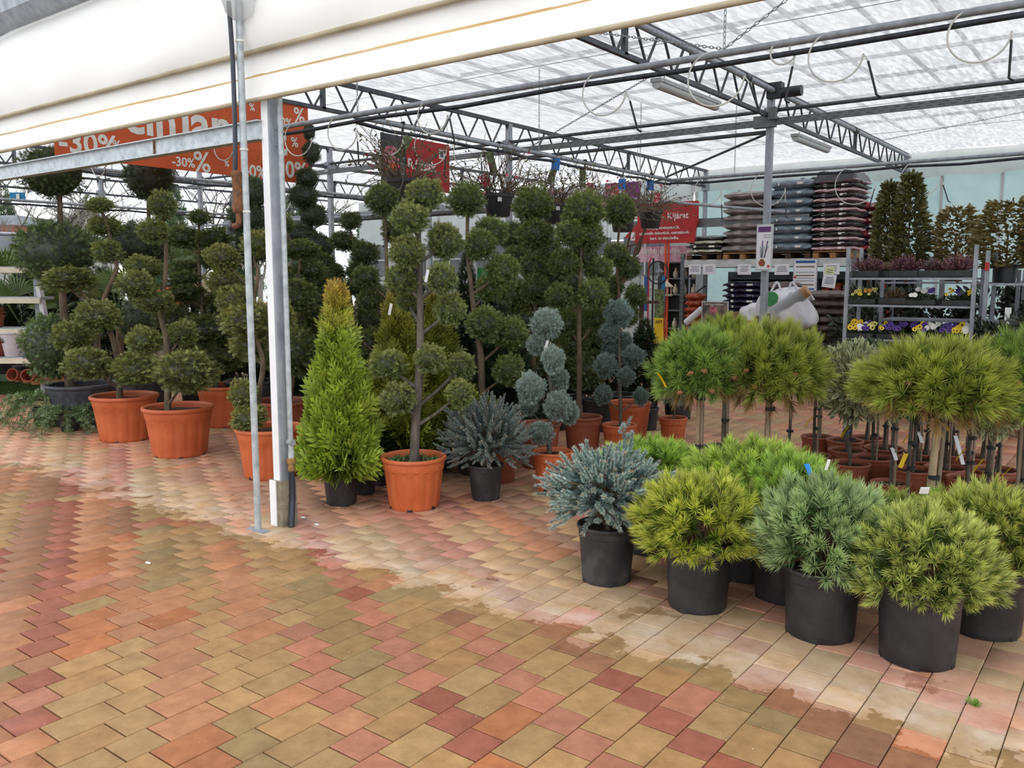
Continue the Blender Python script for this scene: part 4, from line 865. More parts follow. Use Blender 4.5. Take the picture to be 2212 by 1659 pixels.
potted('upright_thuja', 'dark thuja between the pom-pom trees and the first blue cypress', 'thuja', (-4.762, 6.131), (.3, .28, 'black'), YEW, .22, (1.6, 1.6, 1.2), (.8, .95, .8), stem=(.5, .02))
YL = ['dark bushy yew behind the pom-pom tree of the stickered basket', 'dark bushy yew behind the tree between the blue cypresses', 'dark bushy yew behind the slim pom-pom tree', 'low dark yew beside the open paving, behind the sparser cypress', 'dark bushy yew between the pale-tagged tree and the orange table', 'dark bushy yew behind the crooked cloud tree', 'dark bushy yew behind the brownish pot at the taped column', 'dark bushy yew behind the slim round post', 'dark bushy yew behind the clover pot tree', 'dark bushy yew behind the flat-tiered cloud tree', 'tall dark yew behind the golden thuja', 'tall dark yew behind the crooked pom-pom trunk', 'tall dark yew before the grey sales table', 'dark yew beside the orange sales table']
for i, (px, dd, h) in enumerate((((-5.646, 7.61), 0, 1.25), ((-5.518, 8.463), 0, 1.3), ((-5.267, 8.905), 0, 1.15), ((-4.616, 8.639), 0, .85), ((-7.573, 7.167), 0, 1.2), ((-8.07, 6.792), 0, 1.1), ((-8.267, 6.391), 0, 1.3), ((-9.011, 6.335), 0, 1.2), ((-6.313, 7.107), 0, 1.1), ((-9.833, 6.219), 0, 1.2), ((-7.26, 7.655), 0, 1.5), ((-6.623, 7.882), 0, 1.55), ((-6.601, 8.404), 0, 1.5), ((-7.777, 7.77), 0, 1.3))):
    potted('dark_yew', YL[i], 'yew', px, (.36, .3, 'black'), YEW, .24, (1.25, 1.25, h*1.1), (.8, .88, .8), stem=(.5, .02))
potted('dwarf_blue_spruce', 'dwarf blue spruce with upright tips in a grey-black pot by the orange pot', 'blue spruce', (-3.821, 4.747), (.265, .26, 'dusty'), SPR_B, .43, (.95, .95, .95), (1, 1, 1), holes=4, stem=(.4, .02))
# spare pots that show between the trees
def spare(px, spec, label, taper=.78): o = thing('plant_pot', label, 'pot', (px[0], px[1], 0)); pot(o, *spec, taper=taper, holes=4); return o
spare((-4.132, 5.867), (.37, .38, 'brown'), 'brown terracotta pot half hidden behind the blue cypress pot')
spare((-4.093, 5.243), (.33, .34, 'brown'), 'brown terracotta pot behind the dwarf blue spruce')
spare((-4.063, 7.315), (.42, .40, 'terra'), 'wide terracotta pot behind the sparser blue cypress')
spare((-4.24, 8.024), (.24, .24, 'black'), 'small black pot beside the wide terracotta pot')
spare((-4.643, 7.718), (.42, .34, 'black'), 'wide black pot behind the brown terracotta pot')
for i, q in enumerate(((-4.646, 4.323), (-4.744, 4.602), (-5.533, 4.643))):
    potted('young_yew', 'small dark young yew in a black pot behind the front row', 'yew', q, (.2, .2, 'black'), YEW, .17, (.7, .7, .32), (.8, .9, .8), group='small young yews behind the front row')
potted('dwarf_conifer', 'small bushy blue-grey shrub in a terracotta pot beyond the cypresses', 'shrub', (-3.65, 7.437), (.27, .27, 'terra'), BLU[0], .62, (.2, .2, .22), (.6, .68, .62), stem=(.6, .012), holes=4)
spare((-4.314, 8.906), (.36, .3, 'black'), 'wide black pot behind the small bushy shrub')
# clover growing on the soil of the orange pot
cl = [o for o in col.objects if o.get('label', '').startswith('tall pom-pom conifer in the bright orange')][0]
rng = np.random.default_rng(5); a = rng.uniform(0, 6.28, 260); r = .2*np.sqrt(rng.uniform(.15, 1, 260)); P = np.stack([r*np.cos(a), r*np.sin(a), np.full(260, .315)], 1)
V, F, C = scatter(LEAF, P, rng.normal(0, .8, (260, 3))+np.array([0, 0, .8]), .03, lin(62, 96, 36), lin(100, 134, 56), .3); me = arr_mesh('clover', V, F, C); me.materials.append(M['leaf']); mk('clover', me, None, cl)['kind'] = 'stuff'

# ---------------------------------------------------------------- low pines in black pots, front right
def front(name, label, cat, bpx, spec, me, cen, s, tint, taper=.8, tags=(), holes=5, kind='foliage', rz=None):
    b = bpx; return potted(name, label, cat, b, spec, me, cen, s, tint, rz, None, (cen, .018), kind, taper, tags, holes)
front('blue_spruce', 'low blue spruce with one tall shoot in a scuffed black pot', 'blue spruce', (-2.246, 3.819), (.315, .31, 'dusty'), SPR_A, .475, (1.16, 1.16, 1.0), (1, 1, 1), .82, rz=.4)
bs = [o for o in col.objects if o.get('label', '').startswith('low blue spruce with one')][0]
rg = np.random.default_rng(9); P = np.stack([.075+.02*rg.normal(size=26), .06+.02*rg.normal(size=26), .50+.33*np.linspace(0, 1, 26)], 1); D = rg.normal(0, .6, (26, 3))+np.array([.1, .1, 1.])
V, F, C = tufts(P, D, 90, .05, .02, .0035, lin(96, 118, 116), lin(158, 180, 174), (1.1, .5), rg); me = arr_mesh('tall_shoot', V, F, C); me.materials.append(M['needle']); mk('tall_shoot', me, None, bs)
front('mugo_pine', 'yellow-green mugo pine in a black pot next to the blue spruce', 'mugo pine', (-1.698, 3.772), (.335, .33, 'black'), MUG_Y, .40, (1.13, 1.13, 1.05), (1.1, 1.1, 1.0), .84)
front('mugo_pine', 'bluish green mugo pine in a black pot with mud round its foot', 'mugo pine', (-1.113, 3.806), (.345, .32, 'black'), MUG_B, .44, (1.08, 1.08, 1.12), (1, 1, 1), .86)
front('mugo_pine', 'olive green mugo pine in a black pot with a white ticket on top', 'mugo pine', (-0.702, 3.791), (.345, .33, 'black'), MUG_O, .40, (1.08, 1.08, 1.1), (1.08, 1.08, 1.05), .86)
front('mugo_pine', 'mugo pine at the row end beside the olive green one', 'mugo pine', (-0.522, 4.3), (.35, .31, 'black'), MUG_O, .41, (1.05, 1.05, 1.15), (1.08, 1.05, .85), .86)
front('mugo_pine', 'round grass-green mugo pine behind the blue spruce', 'mugo pine', (-2.297, 4.394), (.31, .3, 'black'), MUG_G, .47, (1.12, 1.12, .8), (.95, 1.05, .9), .84)
front('mugo_pine', 'bright green mugo pine with a small blue tag behind the yellow-green one', 'mugo pine', (-1.661, 4.331), (.34, .31, 'black'), MUG_G, .50, (1.25, 1.25, .98), (1.06, 1.04, .95), .84, tags=[('b', *(-1.631, 4.103, 0.666), .06, 1.)])
front('mugo_pine', 'green mugo pine with a long blue tag behind the bluish green one', 'mugo pine', (-1.402, 4.145), (.33, .31, 'black'), MUG_G, .48, (1.05, 1.05, 1.0), (.86, .98, .95), .84, tags=[('b', *(-1.291, 4.078, 0.711), .13, -.6)])
front('mugo_pine', 'green mugo pine behind the olive green one near the gravel pots', 'mugo pine', (-0.988, 4.548), (.3, .24, 'black'), MUG_O, .33, (1.0, 1.0, .8), (.95, 1.0, .9), .84)
front('mugo_pine', 'green mugo pine by the gravel pots at the row end', 'mugo pine', (-0.675, 4.861), (.3, .24, 'black'), MUG_G, .32, (1.0, 1.0, .8), (.92, 1., .9), .84)
for o in [o for o in col.objects if o.get('category') == 'mugo pine']:
    if 'white ticket' in o['label']: MB().box((0, 0, 0), (.035, .003, .03)).build('price_ticket', 'tag_white', o, (.02, -.15, .76), rot=(.4, 0, .6))
    if 'mud round' in o['label']:
        MB().box((0, 0, 0), (.012, .003, .05)).build('price_ticket', 'tag_white', o, (.03, -.10, .80), rot=(.2, .2, .6))

# ---------------------------------------------------------------- pines grafted on bare stems
def standard(label, b, spec, me, zc, s, tint, zs, stems, tags=()):
    o = potted('standard_pine', label, 'pine tree', b, spec, me, zc, s, tint, part='crown')
    for (dx, dy, r, lean, m) in stems:
        MB().tube(sm([(dx, dy, spec[1]*.7), (dx+lean*.5, dy, zs*.55), (dx+lean, dy*.5, zs)], 5), [r*1.1]*6+[r]*5, 10).build('stem', m, o, smooth=60)
    for z in (zs*.92, zs*.55):
        d = stems[0]; MB().tube([(d[0]+.012+d[3]*z/zs*.9, d[1], z), (d[0]+.012+d[3]*z/zs*.9, d[1], z+.022)], .032, 12).build('tie_band', 'black_rubber', o)
    for (k, x, y, z, L, an) in tags: ribbon(o, k, (x-b[0], y-b[1], z), L, an)
    rg = random.Random(int(b[0]*100)); cm = MB().lathe([(.002, 0), (.014, .008), (.017, .02), (.012, .036), (.003, .046)], 10).mesh('pine_cone', 40); cm.materials.append(M['cone'])
    for i in range(5):
        a = rg.uniform(3.4, 6.0); mk('pine_cone', cm, None, o, (math.cos(a)*.3, math.sin(a)*.3, zc+rg.uniform(-.1, .05)), (rg.uniform(1, 2), 0, a))
    return o
standard('pine grafted on a stem with small cones, beside the open paving', (-2.376, 5.216), (.3, .26, 'black'), PINE_G, .98, (.80, .80, .95), (1, 1.02, .9), .87, [(0, 0, .016, 0, 'bark_pale'), (.03, .0, .008, .0, 'bamboo')], tags=[('y', *(-2.509, 4.871, 1.004), .13, 1.)])
standard('full yellow-green pine on twin pale stems in front of the white sacks', (-1.978, 5.453), (.3, .26, 'black'), PINE[0], .99, (.92, .92, 1.18), (1, 1, 1), .80, [(.0, 0, .018, -.015, 'bark_pale'), (-.035, .0, .012, .02, 'bamboo')])
standard('broad yellow-green pine on a thick pale stem with a yellow and white tag', (-0.948, 5.157), (.32, .26, 'black'), PINE[1], 1.0, (1.04, 1.04, .98), (1.02, 1, .95), .88, [(.0, 0, .021, .03, 'bark_pale'), (.03, .02, .012, .035, 'bamboo')], tags=[('w', *(-0.904, 5.204, 0.886), .07, 1.), ('y', *(-0.9, 5.208, 0.802), .07, 1.)])
standard('green pine on a bamboo-staked stem at the row end', (-0.523, 5.541), (.32, .26, 'black'), PINE_G, 1.0, (.72, .72, 1.1), (1, 1, .85), .82, [(.0, 0, .018, .0, 'bark_grey'), (-.03, .0, .012, .0, 'bamboo')], tags=[('y', *(-0.581, 5.448, 0.543), .12, 3.3)])
standard('green pine on a stem right behind the one with small cones', (-2.705, 6.42), (.3, .26, 'black'), PINE[0], 1.02, (.78, .78, 1.0), (.92, .98, .85), .84, [(.0, 0, .016, 0, 'bark_grey'), (.03, .0, .01, .0, 'bamboo')])
# young grafted trees in brown pots
YT = [((-2.238, 7.333), .27, VARI, 0), ((-2.001, 7.299), .30, DARKL, 0), ((-1.89, 7.514), .30, DARKL, 0), ((-2.07, 6.718), .27, DARKL, 2), ((-1.866, 6.886), .29, VARI, 0), ((-1.659, 7.16), .30, DARKL, 0), ((-1.351, 7.139), .29, DARKL, 0), ((-1.711, 6.402), .29, VARI, 0), ((-1.627, 6.712), .30, DARKL, 0), ((-1.353, 6.877), .30, DARKL, 0), ((-1.292, 6.449), .29, VARI, 0), ((-1.12, 6.654), .29, DARKL, 0), ((-1.359, 6.107), .26, VARI, 3), ((-1.148, 5.644), .27, DARKL, 3), ((-0.934, 6.398), .28, DARKL, 1), ((-0.821, 6.804), .30, DARKL, 0), ((-0.88, 6.045), .27, VARI, 3), ((-0.737, 5.765), .26, VARI, 3), ((-0.643, 6.472), .27, DARKL, 1), ((-2.2, 6.486), .26, DARKL, 4), ((-0.974, 7.227), .28, DARKL, 0), ((-1.165, 7.234), .28, VARI, 0)]
peb = []
for s in range(3):
    v, f, c = core_arr(.5, (1, 1, 1), None, .25, .45, 5); mm = arr_mesh('pebble', v*np.array([1, .7+.15*s, .8]), f, c); mm.materials.append(M['pebble']); peb.append(mm)
for i, (b, D, me, kind) in enumerate(YT):
    H = .26 if kind in (0, 1) else .22
    tg = 'yellow-tagged ' if i in (3, 7, 10, 13, 17, 16) else 'white-tagged ' if i in (4, 9, 12, 11) else 'blue-tagged ' if i == 6 else 'untagged '
    lab = tg+('variegated ' if me is VARI else 'dark-leaved ')+('staked ' if i % 3 != 1 else 'unstaked ')+'young grafted tree in '+{0: 'a plain brown pot', 1: 'a brown pot with weeds on the soil', 2: 'the brown pot at the paving edge', 3: 'a brown pot topped with pale stones', 4: 'a low black pot behind the twin-stem pine'}[kind]
    if i == 7: lab = 'big variegated ball on a staked stem in a brown pot, blue and yellow tags'
    o = thing('young_standard_tree', lab, 'young tree', (b[0], b[1], 0), 0, 'young trees in '+{0: 'plain brown pots', 1: 'brown pots with weeds', 2: 'the edge pot', 3: 'stone-topped brown pots', 4: 'black pots'}[kind])
    pot(o, D, H, 'black' if kind == 4 else 'brown', .8, holes=0)
    hh = .70 if me is VARI else .78; rr = random.Random(i); lx = rr.uniform(-.02, .02)
    if i in (7,): hh = .72
    MB().tube(sm([(0, 0, H*.8), (lx, .005, .5), (0, 0, hh+.08)], 4), [.012]*9, 8).build('stem', 'bark_grey', o, smooth=60)
    if i % 3 != 1: MB().tube([(.028, -.012, H*.75), (.024, -.01, hh)], .0085, 8).build('stake', 'bamboo', o)
    for z in (.42, .58): MB().tube([(.01, -.004, z), (.01, -.004, z+.018)], .026, 10).build('tie_band', 'black_rubber', o)
    k = rr.uniform(.8, 1.1); mk('crown', me, None, o, (0, 0, hh+.13), (0, 0, rr.uniform(0, 6)), (.17, .17, .19) if i != 7 else (.27, .27, .30), (k, k, k))
    if kind == 3:
        for q in range(16):
            a = rr.uniform(0, 6.28); d = D*.4*math.sqrt(rr.random()); sz = rr.uniform(.018, .034); kk = rr.uniform(.6, 1.25)
            mk('pebble', peb[q % 3], None, o, (math.cos(a)*d, math.sin(a)*d, H*.87+.006), (rr.uniform(-.4, .4), rr.uniform(-.4, .4), rr.uniform(0, 6)), sz, (kk, kk*.95, kk*.85))
    if i in (3, 7, 10, 13, 17, 16): ribbon(o, 'y', (-.02, -.02, .52), .11, rr.uniform(2.6, 4.4))
    if i in (4, 9, 12): ribbon(o, 'w', (.0, -.02, .46), .10, rr.uniform(3, 6))
    if i in (7, 6): ribbon(o, 'b', (.0, -.02, .5), .05, 3.6)
    if i == 11: ribbon(o, 'w', (.06, -.05, .50), .2, 5.5, .03, 0.1)

# ---------------------------------------------------------------- pallet rack with bagged soil
def bag_mesh(w, d, h, seed, m, wrinkle=.012):
    rg = random.Random(seed); b = MB(); nx_, ny_, nz_ = 10, 6, 4; V = {}; ph = [rg.uniform(0, 6) for _ in range(6)]
    def P(u, v, t):   # u,v in -1..1 plan, t -1..1 height
        e = (1-abs(u)**5)**.5*(1-abs(v)**4)**.5; x = u*w/2*(1+.02*math.sin(v*5+ph[0])); y = v*d/2*(1+.03*math.sin(u*6+ph[1]))
        z = t*h/2*(.30+.70*e)+wrinkle*math.sin(u*9+v*4+ph[2])*math.cos(v*6+ph[3])*abs(t)+wrinkle*.8*math.sin(u*17+ph[4])*(1-abs(t))
        return (x, y, z+h/2)
    import itertools
    for t in (1, -1):
        o = len(b.v)
        for i in range(nx_+1):
            for j in range(ny_+1): b.v.append(P(-1+2*i/nx_, -1+2*j/ny_, t))
        for i in range(nx_):
            for j in range(ny_):
                q = (o+i*(ny_+1)+j, o+(i+1)*(ny_+1)+j, o+(i+1)*(ny_+1)+j+1, o+i*(ny_+1)+j+1); b.f.append(q if t > 0 else q[::-1])
    ring = [(i, 0) for i in range(nx_)]+[(nx_, j) for j in range(ny_)]+[(i, ny_) for i in range(nx_, 0, -1)]+[(0, j) for j in range(ny_, 0, -1)]
    n1 = (nx_+1)*(ny_+1)
    for k in range(len(ring)):
        a = ring[k]; c = ring[(k+1) % len(ring)]; A = a[0]*(ny_+1)+a[1]; C = c[0]*(ny_+1)+c[1]; b.f.append((A, n1+A, n1+C, C))
    me = b.mesh('sack', 60); me.materials.append(M[m]); return me
def pallet(loc, label, m='wood_pallet', w=.8, d=1.1, group=None):
    o = thing('wooden_pallet', label, 'pallet', loc, 0, group)
    for i in range(3): MB().box(((i-1)*(w/2-.05), 0, .05), (.1, d, .08)).build('bearer', m, o)
    for j in range(5): MB().box((0, (j-2)*(d/4-.03), .115), (w, .11, .022)).build('deck_board', m, o)
    for i in range(3): MB().box(((i-1)*(w/2-.05), 0, .006), (.1, d, .012)).build('base_board', m, o)
    return o
def stack(x0, x1, y, z0, n, h, mats, label, group, depth=.5, rows=2, patch=False, seed=0):
    w = x1-x0; me = {m: [bag_mesh(w*1.02, depth, h*1.04, seed+i*7+len(m), m) for i in range(2)] for m in set(mats)}
    pm = MB().box((0, 0, 0), (.055, .006, .045)).mesh('print_patch'); pm.materials.append(M['ink_white']); rg = random.Random(seed)
    ORD = ['lowest', 'second', 'third', 'fourth', 'fifth', 'sixth', 'seventh', 'eighth', 'ninth', 'tenth', 'eleventh', 'twelfth', 'thirteenth', 'fourteenth', 'fifteenth']
    for k in range(n):
        m = mats[k % len(mats)]
        for r in range(rows):
            o = mk('soil_sack', rg.choice(me[m]), None, None, ((x0+x1)/2+rg.uniform(-.012, .012), y+depth*.5+r*depth+rg.uniform(-.012, .012), z0+k*h), (0, 0, rg.uniform(-.02, .02)))
            tag(o, (label[0] if k % 2 == 0 else label[1]) if isinstance(label, tuple) else label, 'sack', group); o['label'] += ', '+('topmost' if k == n-1 else ORD[k]+(' layer up' if k else ' layer'))+((', behind the front sack' if r else ', front row') if rows > 1 else '')
            if patch and r == 0:
                mk('print_patch', pm, None, o, (-w*.25, -depth*.5+.001, h*.55)); mk('print_patch', pm, None, o, (w*.22, -depth*.5+.001, h*.55), None, (2.2, 1, .8))
YR = 16.0
rk = thing('pallet_rack', 'tall grey pallet rack loaded with bagged soil', 'rack', (0, YR, 0))
for x in (-7.72, -4.38):
    for y in (0, 1.1): MB().box((x, y, 1.05), (.08, .06, 2.1)).build('upright', 'steel_grey', rk)
    for i in range(4): MB().beam((x, .0, .2+i*.45), (x, 1.1, .55+i*.45), .02, .03).build('rack_brace', 'galv_dark', rk)
hm = MB().box((0, 0, 0), (.014, .004, .022)).mesh('slot_hole'); hm.materials.append(M['dark_metal'])
for i in range(22):
    for dx in (-.02, .02): mk('slot_hole', hm, None, rk, (-7.72+dx, -.031, .12+i*.09))
for y in (0, 1.1): MB().box((-6.05, y, 1.9), (3.3, .05, .15)).build('beam', 'alu_white' if y == 0 else 'steel_grey', rk)
MB().box((-6.05, .55, 1.965), (3.25, 1.1, .02)).build('deck', 'steel_grey', rk)
xs = lambda a: a
S = [(-7.622, -6.871), (-6.852, -6.057), (-5.985, -5.144), (-5.111, -4.378)]
zr = 1.975
for (a, b), l, m in zip(S, ('dark pallet under the short stack of white and black sacks', 'pallet under the grey wrapped sacks on the rack', 'pallet under the blue-grey sacks on the rack', 'pale pallet under the pink and black sacks on the rack'), ('wood_dark', 'wood_pallet', 'wood_dark', 'wood_pallet')):
    pallet(((a+b)/2, YR+.5, zr), l, m, (b-a)*.98)
zp = zr+.126
stack(*S[0], YR-.05, zp, 4, .085, ['bag_lime', 'bag_black'], ('flat pale sack in the short rack stack', 'flat black sack in the short rack stack'), 'sacks of the short rack stack', .5, 2, True, 1)
stack(*S[1], YR-.08, zp, 8, .145, ['bag_grey'], 'grey film-wrapped sack in the rack stack', 'grey wrapped sacks on the rack', .55, 2, False, 2)
stack(*S[2], YR-.05, zp, 8, .165, ['bag_blue'], 'blue-grey sack in the tall rack stack', 'blue-grey sacks on the rack', .5, 2, True, 3)
stack(*S[3], YR-.1, zp, 15, .086, ['bag_pink', 'bag_black'], ('pink sack in the striped rack stack', 'black sack in the striped rack stack'), 'pink and black sacks on the rack', .5, 2, True, 4)
def cover(x0, x1, y, z, label, sz=.16):
    b = MB(); n = 10
    for i in range(n+1):
        for j in range(n+1):
            u, v = -1+2*i/n, -1+2*j/n; e = 1 if max(abs(u), abs(v)) < .95 else 0
            b.v.append(((x0+x1)/2+u*(x1-x0)/2*1.04, y+.5+v*.54, z+(sz*.75 if e else -.06)+.02*math.sin(u*6+v*9)))
    b.f = [(i*(n+1)+j, (i+1)*(n+1)+j, (i+1)*(n+1)+j+1, i*(n+1)+j+1) for i in range(n) for j in range(n)]
    tag(b.build('cover_film', 'bag_black', smooth=40), label, 'cover sheet')
cover(*S[3], YR-.1, zp+15*.086, 'black cover film over the striped pink and black stack'); cover(S[2][0]+.45, S[2][1], YR+.25, zp+8*.165-.08, 'loose black film on top of the blue-grey stack')
stack(-4.534, -4.134, 16.6, 1.98, 8, .125, ['bag_black', 'bag_red'], ('black sack in the stack behind the tall laurels', 'red sack in the stack behind the tall laurels'), 'black and red sacks behind the laurels', .5, 1, True, 5)
MB_ = thing('pallet_rack', 'plain grey pallet rack bay behind the tall laurels', 'rack', (0, 16.6, 0))
MB().box((-3.7, .4, 1.93), (1.2, 1.0, .1)).build('deck', 'steel_grey', MB_)
for x in (-4.2, -3.1): MB().box((x, .4, .95), (.08, .08, 1.9)).build('upright', 'steel_grey', MB_)
stack(-6.881, -6.124, 16.1, .127, 13, .108, ['bag_purple'], 'dark purple sack under the rack shelf', 'purple sacks under the rack', .5, 1, True, 6)
pallet((-6.497, 16.5, 0), 'pallet on the floor under the purple sacks')
stack(-6.172, -5.67, 16.3, .0, 14, .108, ['bag_purple', 'bag_black'], 'dark sack stacked behind the white builder sacks', 'dark sacks behind the white sacks', .5, 1, False, 7)
stack(-7.604, -7.321, 15.9, .0, 10, .13, ['bag_orange'], 'orange sack stacked by the perforated rack upright', 'orange sacks by the rack upright', .4, 1, False, 8)
stack(-4.337, -3.763, 13.4, .127, 10, .128, ['bag_brown'], 'brown-grey compost sack beside the flower trolley', 'brown compost sacks', .5, 1, False, 9)
pallet((-4.046, 13.7, 0), 'pallet on the floor under the brown compost sacks', 'wood_dark', .66)
stack(-5.509, -4.989, 14.6, .0, 12, .128, ['bag_brown'], 'brown-grey compost sack behind the white builder sacks', 'brown compost sacks at the back', .5, 1, False, 10)
# notices on the rack beam
def notice(px, y, w, h, label, m='paper', rot=0., lines=4, name='paper_notice', frame=None):
    o = thing(name, label, 'notice', px); o.rotation_euler = (0, rot, 0)
    MB().box((0, 0, 0), (w, .004, h)).build('sheet', m, o)
    for i in range(lines): MB().box((random.uniform(-.02, .02)*w, -.003, h*(.28-.6*i/max(lines, 1))), (w*random.uniform(.5, .75), .002, h*.05)).build('printed_line', 'ink_grey', o)
    return o
def B(a, b, c): return (a, b, c)
notice((-7.442, 15.972, 1.783), 0, .26, .2, 'white price notice at the rack end next to the red signs')
notice((-7.134, 15.972, 1.781), 0, .27, .2, 'white price notice second along the rack beam from the red signs')
notice((-6.407, 15.972, 1.776), 0, .27, .2, 'white price notice on the beam left of the crocus poster'.replace('left of', 'next to'))
notice((-5.672, 15.972, 1.771), 0, .28, .2, 'white price notice between the crocus poster and the framed price list')
notice((-4.76, 15.972, 1.774), 0, .29, .2, 'white price notice behind the pale yellow slip')
notice((-4.795, 15.964, 1.682), 0, .17, .26, 'pale yellow slip hanging on the rack beam', 'paper_yellow', .15)
notice((-4.787, 15.958, 1.556), 0, .24, .24, 'tilted white sheet hanging below the pale yellow slip', rot=.12, lines=5)
o = thing('price_board', 'framed price list with blue header hanging on the rack beam', 'notice board', (-5.229, 15.96, 1.658))
MB().box((0, 0, 0), (.44, .02, .60)).build('frame', 'alu_white', o); MB().box((0, -.012, 0), (.40, .004, .56)).build('sheet', 'paper', o)
MB().box((0, -.016, .25), (.36, .003, .045)).build('header_bar', 'ink_blue', o); MB().box((0, -.016, -.25), (.36, .003, .03)).build('footer_bar', 'ink_blue', o)
for i, z in enumerate((.16, .06, .0, -.05, -.1, -.17)): MB().box((.0, -.016, z), (.34, .003, .022 if i in (0, 2, 5) else .008)).build('table_row', 'ink_brown' if i in (0, 2, 5) else 'ink_grey', o)
for z in (-.03, -.17): MB().lathe([(.022, 0), (.022, .004)], 12, cap1=True).build('red_dot', 'ink_red', o, (-.18, -.016, z), rot=(PI/2, 0, 0))
# crocus poster on the column
o = thing('column_poster', 'framed crocus poster with a purple heading on the steel column', 'poster', (-4.42, 11.72, 2.03))
MB().box((0, 0, 0), (.23, .03, .64)).build('frame', 'alu_white', o); MB().box((0, -.017, 0), (.20, .004, .60)).build('sheet', 'paper', o)
MB().box((0, -.020, .25), (.18, .003, .075)).build('heading_bar', 'ink_purple', o); text('bulb mixture', .026, 'ink_white', o, (-.075, -.0225, .242), (PI/2, 0, 0)) if False else None
for i in range(2): MB().box((.04, -.020, .17-.03*i), (.1, .003, .006)).build('printed_line', 'ink_grey', o)
MB().lathe([(.01, 0), (.04, .02), (.05, .06), (.03, .11), (.008, .13)], 12, c=(-.02, 0, 0)).build('printed_bulb', 'picture_bulb', o, (0, -.018, -.27), scale=(1.2, .04, 1))
for dx, a, m in ((-.02, -.1, 'green_paint'), (0, .05, 'green_paint'), (.02, .2, 'green_paint'), (-.01, .0, 'ink_purple'), (.03, .12, 'ink_purple')):
    MB().beam((dx-.02, -.0205, -.14), (dx+a*.25-.01, -.0205, .02 if m == 'green_paint' else .09), .008 if m == 'green_paint' else .014, .002, (0, 1, 0)).build('printed_flower', m, o)
MB().box((.07, -.020, -.26), (.03, .003, .035)).build('logo', 'ink_red', o)

# ---------------------------------------------------------------- table of goods in front of the rack
tb = thing('display_table', 'low grey display table under the white builder sacks', 'table', (0, 0, 0)); td = 13.3
a, b = (-6.196, 13.2, 0.689), (-4.105, 13.2, 0.769)
MB().box(((a[0]+b[0])/2, 13.45, .78), (b[0]-a[0], .7, .06)).build('table_top', 'wood_dark', tb)
MB().box(((a[0]+b[0])/2, 13.09, .74), (b[0]-a[0], .03, .14)).build('apron', 'steel_grey', tb)
for x in (a[0]+.06, b[0]-.06):
    for y in (13.15, 13.75): MB().box((x, y, .375), (.06, .06, .75)).build('leg', 'steel_grey', tb)
def blob_mesh(w, d, h, seed, m):
    rg = np.random.default_rng(seed); V, F, C = core_arr(1., (1, 1, 1), rg, 0., 1., 18); q = V.copy()
    for k in range(14):
        dr = unit(rg.normal(size=3)); ph = rg.uniform(0, 6); f_ = rg.uniform(2, 9); V = V+q*(np.sin(q@dr*f_+ph)*.22/f_)[:, None]
    V = np.sign(V)*np.abs(V)**.8; V[:, 2] = np.maximum(V[:, 2], -.82); V = V*np.array([w/2, d/2, h/2/.91])
    V[:, 2] -= V[:, 2].min(); b = MB(); b.v = [tuple(x) for x in V]; b.f = [tuple(int(i) for i in x) for x in F]; me = b.mesh('sack_body', 180); me.materials.append(M[m]); return me
def sack(loc, w, d, h, rot, m, label, seed, handles=False, patch=None):
    o = thing('builder_sack', label, 'sack', loc); me = blob_mesh(w, d, h, seed, m); mk('sack_body', me, None, o, (0, 0, 0), rot)
    if handles:
        for s in (-1, 1): MB().tube(sm([(s*.05, 0, h*.92), (s*.12, -.02, h*1.18), (s*.22, 0, h*.95)]), .018, 8).build('handle', m, o, smooth=60)
    if patch: MB().lathe([(.001, .0), (.12, .004), (.12, .012), (.001, .02)], 20).build('green_print', 'green_paint', o, patch, rot=(1.25, 0, 0))
    return o
sack((-4.718, 13.45, .81), .85, .6, .62, (0, 0, .1), 'bag_white', 'big white sack with handles and a green round print', 31, True, (-.12, -.27, .47))
sack((-4.376, 13.15, .80), .62, .5, .50, (0, -.35, .1), 'bag_white', 'bulging white sack leaning off the table edge', 32, True)
sack((-5.212, 13.5, .81), .5, .5, .40, (0, .15, .3), 'bag_white', 'white sack slumped behind the open cardboard box', 33)
o = thing('wrapped_roll', 'brown-ended roll wrapped in clear plastic lying on the white sacks', 'roll', (-4.433, 13, 1.262))
rr_ = Vector((.85, 0, .62)).normalized(); MB().tube([-rr_*.30, rr_*.26], .085, 16).build('roll', 'lamp_housing', o, smooth=40); MB().tube([rr_*.17, rr_*.28], .088, 16).build('brown_end', 'cardboard', o, smooth=40); MB().tube([-rr_*.36, rr_*.2], [.12, .1], 14).build('plastic_film', 'clear_wrap', o, smooth=40)
o = thing('cardboard_box', 'open cardboard box lying on the display table', 'box', (-5.267, 13.25, .81))
for c, d in (((0, 0, .01), (.42, .3, .02)), ((0, .15, .13), (.42, .015, .25)), ((-.21, 0, .13), (.015, .3, .25)), ((.21, 0, .1), (.015, .3, .2)), ((0, -.15, .07), (.42, .015, .12))): MB().box(c, d).build('panel', 'cardboard', o)
MB().box((-.26, 0, .22), (.12, .3, .01), Matrix.Rotation(-.5, 3, 'Y')).build('flap', 'cardboard', o)
o = thing('picture_frame', 'silver-framed poster board standing at the table end', 'poster', (-5.754, 13.15, .81))
MB().box((0, 0, .21), (.46, .02, .42)).build('frame', 'alu_white', o); MB().box((0, -.012, .21), (.43, .004, .39)).build('picture', 'picture_stone', o)
MB().box((-.02, -.015, .28), (.12, .003, .1)).build('pink_label', 'picture_pink', o)
tt = text('Téli fagyvédelem', .052, 'ink_white', o, (-.19, -.016, .355), (PI/2, 0, 0))
